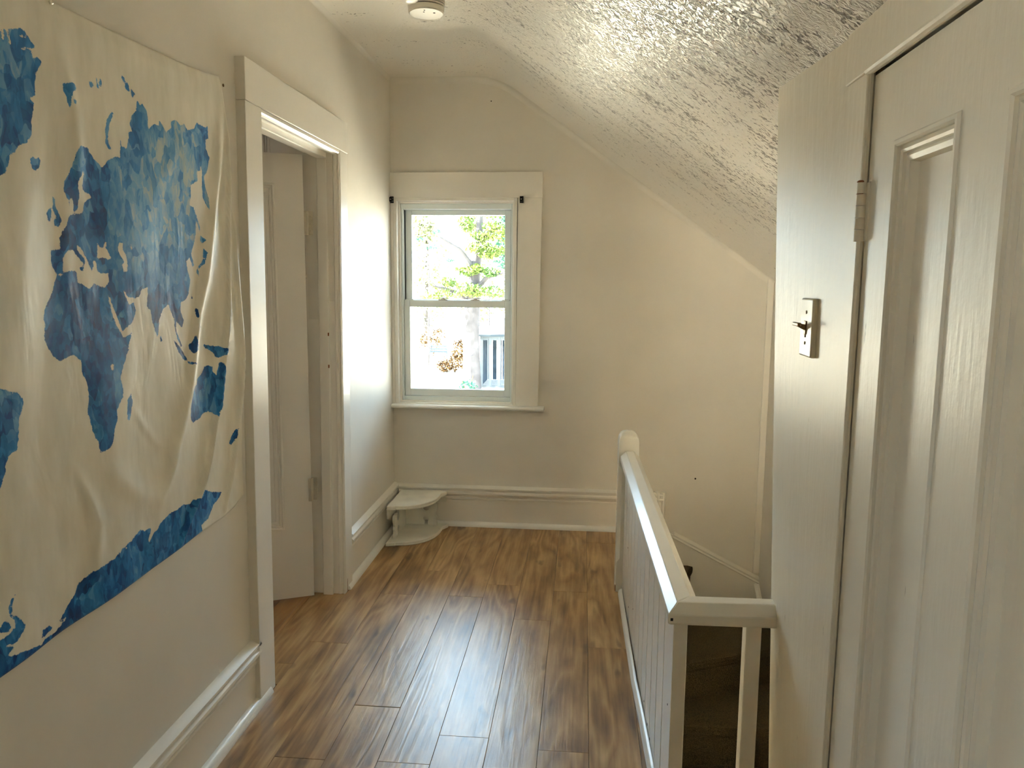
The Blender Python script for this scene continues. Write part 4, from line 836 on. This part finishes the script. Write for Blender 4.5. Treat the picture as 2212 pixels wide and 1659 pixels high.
leaves([(-1.5, -0.4, 3.75, 0.6, 0.5, 0.3), (0.9, -0.4, 4.9, 0.4, 0.4, 0.2), (0.4, -0.3, 5.9, 0.6, 0.4, 0.25), (1.4, -0.4, 6.4, 0.5, 0.4, 0.35), (0.9, -0.3, 7.3, 0.5, 0.4, 0.3), (-0.9, -0.4, 4.5, 0.4, 0.4, 0.2), (-1.2, -0.4, 3.95, 0.75, 0.6, 0.33), (-0.45, -0.4, 4.2, 0.7, 0.6, 0.35), (0.25, -0.5, 4.15, 0.6, 0.5, 0.28), (0.9, -0.5, 4.1, 0.75, 0.6, 0.25), (-0.2, -0.3, 4.95, 0.45, 0.4, 0.22), (0.3, -0.4, 5.05, 0.3, 0.3, 0.2),
        (0.75, -0.4, 5.65, 0.45, 0.4, 0.22), (1.15, -0.5, 5.75, 0.4, 0.4, 0.22), (0.55, -0.3, 6.35, 0.55, 0.4, 0.25), (0.95, -0.3, 6.75, 0.5, 0.4, 0.25), (-0.2, 0, 6.9, 0.35, 0.3, 0.4)], 230, 0.055, M_leaf, t, 3)
# darker conifer further back at the right
t = tag(empty('conifer', (-4.35, 46.0, GZ)), 'dark green conifer at the right edge of the window view', 'tree')
MB().tube([(0, 0, -0.2), (0, 0, 5.0), (0.05, 0, 10.8)], [0.26, 0.18, 0.03], 10).build('trunk', M_bark, t, smooth=True)
leaves([(0.1 * math.sin(k * 2.1), 0, 5.6 + 0.55 * k, 1.05 - 0.09 * k + 0.15 * (k % 2), 0.9 - 0.08 * k, 0.42) for k in range(10)], 420, 0.075, M_pineleaf, t, 5)
t = tag(empty('sapling', (-8.3, 41.0, GZ)), 'sparse young tree with thin blue-green tufts left of the big tree', 'tree')
MB().tube([(0, 0, -0.2), (0.05, 0, 3.0), (0.1, 0, 6.6)], [0.07, 0.05, 0.015], 8).build('trunk', M_bark, t)
leaves([(0.2, 0, 6.3, 0.42, 0.3, 0.14), (-0.5, 0, 6.7, 0.3, 0.3, 0.1), (0.5, 0, 7.1, 0.3, 0.2, 0.12), (-0.9, 0, 5.2, 0.2, 0.2, 0.06), (1.2, 0, 5.6, 0.25, 0.2, 0.08)], 45, 0.05, M_pineleaf, t, 9)
# thin metal pole beside the gazebo
t = tag(empty('utility_pole', (-4.63, 38.0, GZ)), 'thin grey pole standing behind the gazebo', 'pole')
MB().tube([(0, 0, 0), (0, 0, 5.62)], [0.045, 0.035], 8).build('pole', M_bark, t)
MB().box(-0.10, 0.10, -0.02, 0.02, 5.3, 5.36).build('crossarm', M_bark, t)
# white gazebo with hipped roof
M_gz = plain('exposure_darkened_paint', (0.055, 0.066, 0.074), 0.7, spec=0.2)  # white paint of gazebo and bench, darkened to offset the outdoor overexposure
M_gzroof = plain('grey_shingle', (0.026, 0.034, 0.04), 0.9, spec=0.1)
M_gzdark = plain('dark_lattice', (0.03, 0.042, 0.055), 0.9, spec=0.1, var=0.4)
g = tag(empty('gazebo', (-3.3, 33.6, GZ)), 'pale garden gazebo with posts and grey hipped roof outside the window', 'gazebo')
W_ = 1.0
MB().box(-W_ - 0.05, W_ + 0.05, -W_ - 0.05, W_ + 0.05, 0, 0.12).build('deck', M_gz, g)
rf = MB(); e = W_ + 0.22
rf.v += [(-e, -e, 2.22), (e, -e, 2.22), (e, e, 2.22), (-e, e, 2.22), (-e, -e, 2.30), (e, -e, 2.30), (e, e, 2.30), (-e, e, 2.30), (0, 0, 3.05)]
rf.f += [(3, 2, 1, 0), (0, 1, 5, 4), (1, 2, 6, 5), (2, 3, 7, 6), (3, 0, 4, 7), (4, 5, 8), (5, 6, 8), (6, 7, 8), (7, 4, 8)]
rf.build('roof', M_gzroof, g)
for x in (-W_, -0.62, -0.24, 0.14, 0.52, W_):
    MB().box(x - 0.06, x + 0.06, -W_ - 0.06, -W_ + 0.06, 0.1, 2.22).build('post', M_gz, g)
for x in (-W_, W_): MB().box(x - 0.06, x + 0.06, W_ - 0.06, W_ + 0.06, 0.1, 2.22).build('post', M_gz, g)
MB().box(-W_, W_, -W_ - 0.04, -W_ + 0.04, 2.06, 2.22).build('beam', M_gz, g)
for k in range(9):
    x = -W_ + 0.12 + 0.22 * k; MB().box(x - 0.09, x + 0.09, W_ - 0.03, W_ + 0.03, 0.1, 2.2).build('screen_board', M_gzdark, g)
for k in range(8):
    y = -W_ + 0.2 + 0.22 * k; MB().box(-W_ - 0.02, -W_ + 0.02, y - 0.09, y + 0.09, 0.1, 2.2).build('screen_board', M_gzdark, g)
# garden bench
b_ = tag(empty('garden_bench', (-8.05, 42.5, GZ), 0.1), 'pale slatted garden bench on the ground seen through the lower pane', 'bench')
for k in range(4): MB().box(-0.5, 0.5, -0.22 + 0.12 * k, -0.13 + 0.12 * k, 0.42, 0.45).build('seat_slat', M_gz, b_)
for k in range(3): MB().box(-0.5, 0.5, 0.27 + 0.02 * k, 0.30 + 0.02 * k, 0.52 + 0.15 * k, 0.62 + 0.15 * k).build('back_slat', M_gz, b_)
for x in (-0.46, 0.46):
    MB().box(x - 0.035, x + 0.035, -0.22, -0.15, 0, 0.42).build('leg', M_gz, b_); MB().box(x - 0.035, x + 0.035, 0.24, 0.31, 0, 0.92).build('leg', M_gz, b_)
# shrubs
def shrub(x, y, label, clumps, n, m, seed, stems):
    s = tag(empty('shrub', (x, y, GZ)), label, 'shrub')
    for dx, h in stems: MB().tube([(0.0, 0, -0.05), (dx * 0.5, 0, h * 0.5), (dx, 0.05, h)], [0.022, 0.016, 0.006], 6).build('stem', M_dry, s)
    leaves(clumps, n, 0.05, m, s, seed)
shrub(-9.0, 46.0, 'wiry grass-like shrub behind the garden bench', [(-0.1, 0, 0.7, 0.8, 0.4, 0.55), (0.3, 0, 1.2, 0.5, 0.3, 0.6), (-0.5, 0, 1.0, 0.4, 0.3, 0.5)], 260, M_dry, 11, [(-0.6, 1.5), (-0.3, 1.8), (0.05, 2.0), (0.3, 1.7), (0.6, 1.4)])
shrub(-6.35, 38.0, 'orange-brown shrub between the garden bench and the big tree', [(0, 0, 0.5, 0.7, 0.4, 0.45), (0.2, 0, 1.1, 0.4, 0.3, 0.6), (-0.5, 0, 0.3, 0.5, 0.3, 0.3)], 420, M_dry, 12, [(-0.4, 1.2), (0.0, 2.0), (0.35, 1.5)])
shrub(-4.55, 30.4, 'grey-green shrub at the foot of the big tree', [(0, 0, 0.35, 0.45, 0.3, 0.3)], 200, M_pineleaf, 13, [(-0.3, 0.7), (0.2, 0.8)])
# neighbour's house far behind
hs = tag(empty('neighbour_house', (-3.4, 62.0, GZ)), 'distant house with blue-grey roof partly hidden by the gazebo', 'house')
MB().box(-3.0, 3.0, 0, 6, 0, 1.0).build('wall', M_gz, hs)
MB().prism([(-3.3, 0.95), (3.3, 0.95), (2.2, 2.0), (-2.2, 2.0)], lambda u, v, a: (u, a, v), -0.3, 6.3).build('roof', plain('blue_roof', (0.05, 0.075, 0.12), 0.8, spec=0.1), hs)

# sunlit trees that close the far end of the yard
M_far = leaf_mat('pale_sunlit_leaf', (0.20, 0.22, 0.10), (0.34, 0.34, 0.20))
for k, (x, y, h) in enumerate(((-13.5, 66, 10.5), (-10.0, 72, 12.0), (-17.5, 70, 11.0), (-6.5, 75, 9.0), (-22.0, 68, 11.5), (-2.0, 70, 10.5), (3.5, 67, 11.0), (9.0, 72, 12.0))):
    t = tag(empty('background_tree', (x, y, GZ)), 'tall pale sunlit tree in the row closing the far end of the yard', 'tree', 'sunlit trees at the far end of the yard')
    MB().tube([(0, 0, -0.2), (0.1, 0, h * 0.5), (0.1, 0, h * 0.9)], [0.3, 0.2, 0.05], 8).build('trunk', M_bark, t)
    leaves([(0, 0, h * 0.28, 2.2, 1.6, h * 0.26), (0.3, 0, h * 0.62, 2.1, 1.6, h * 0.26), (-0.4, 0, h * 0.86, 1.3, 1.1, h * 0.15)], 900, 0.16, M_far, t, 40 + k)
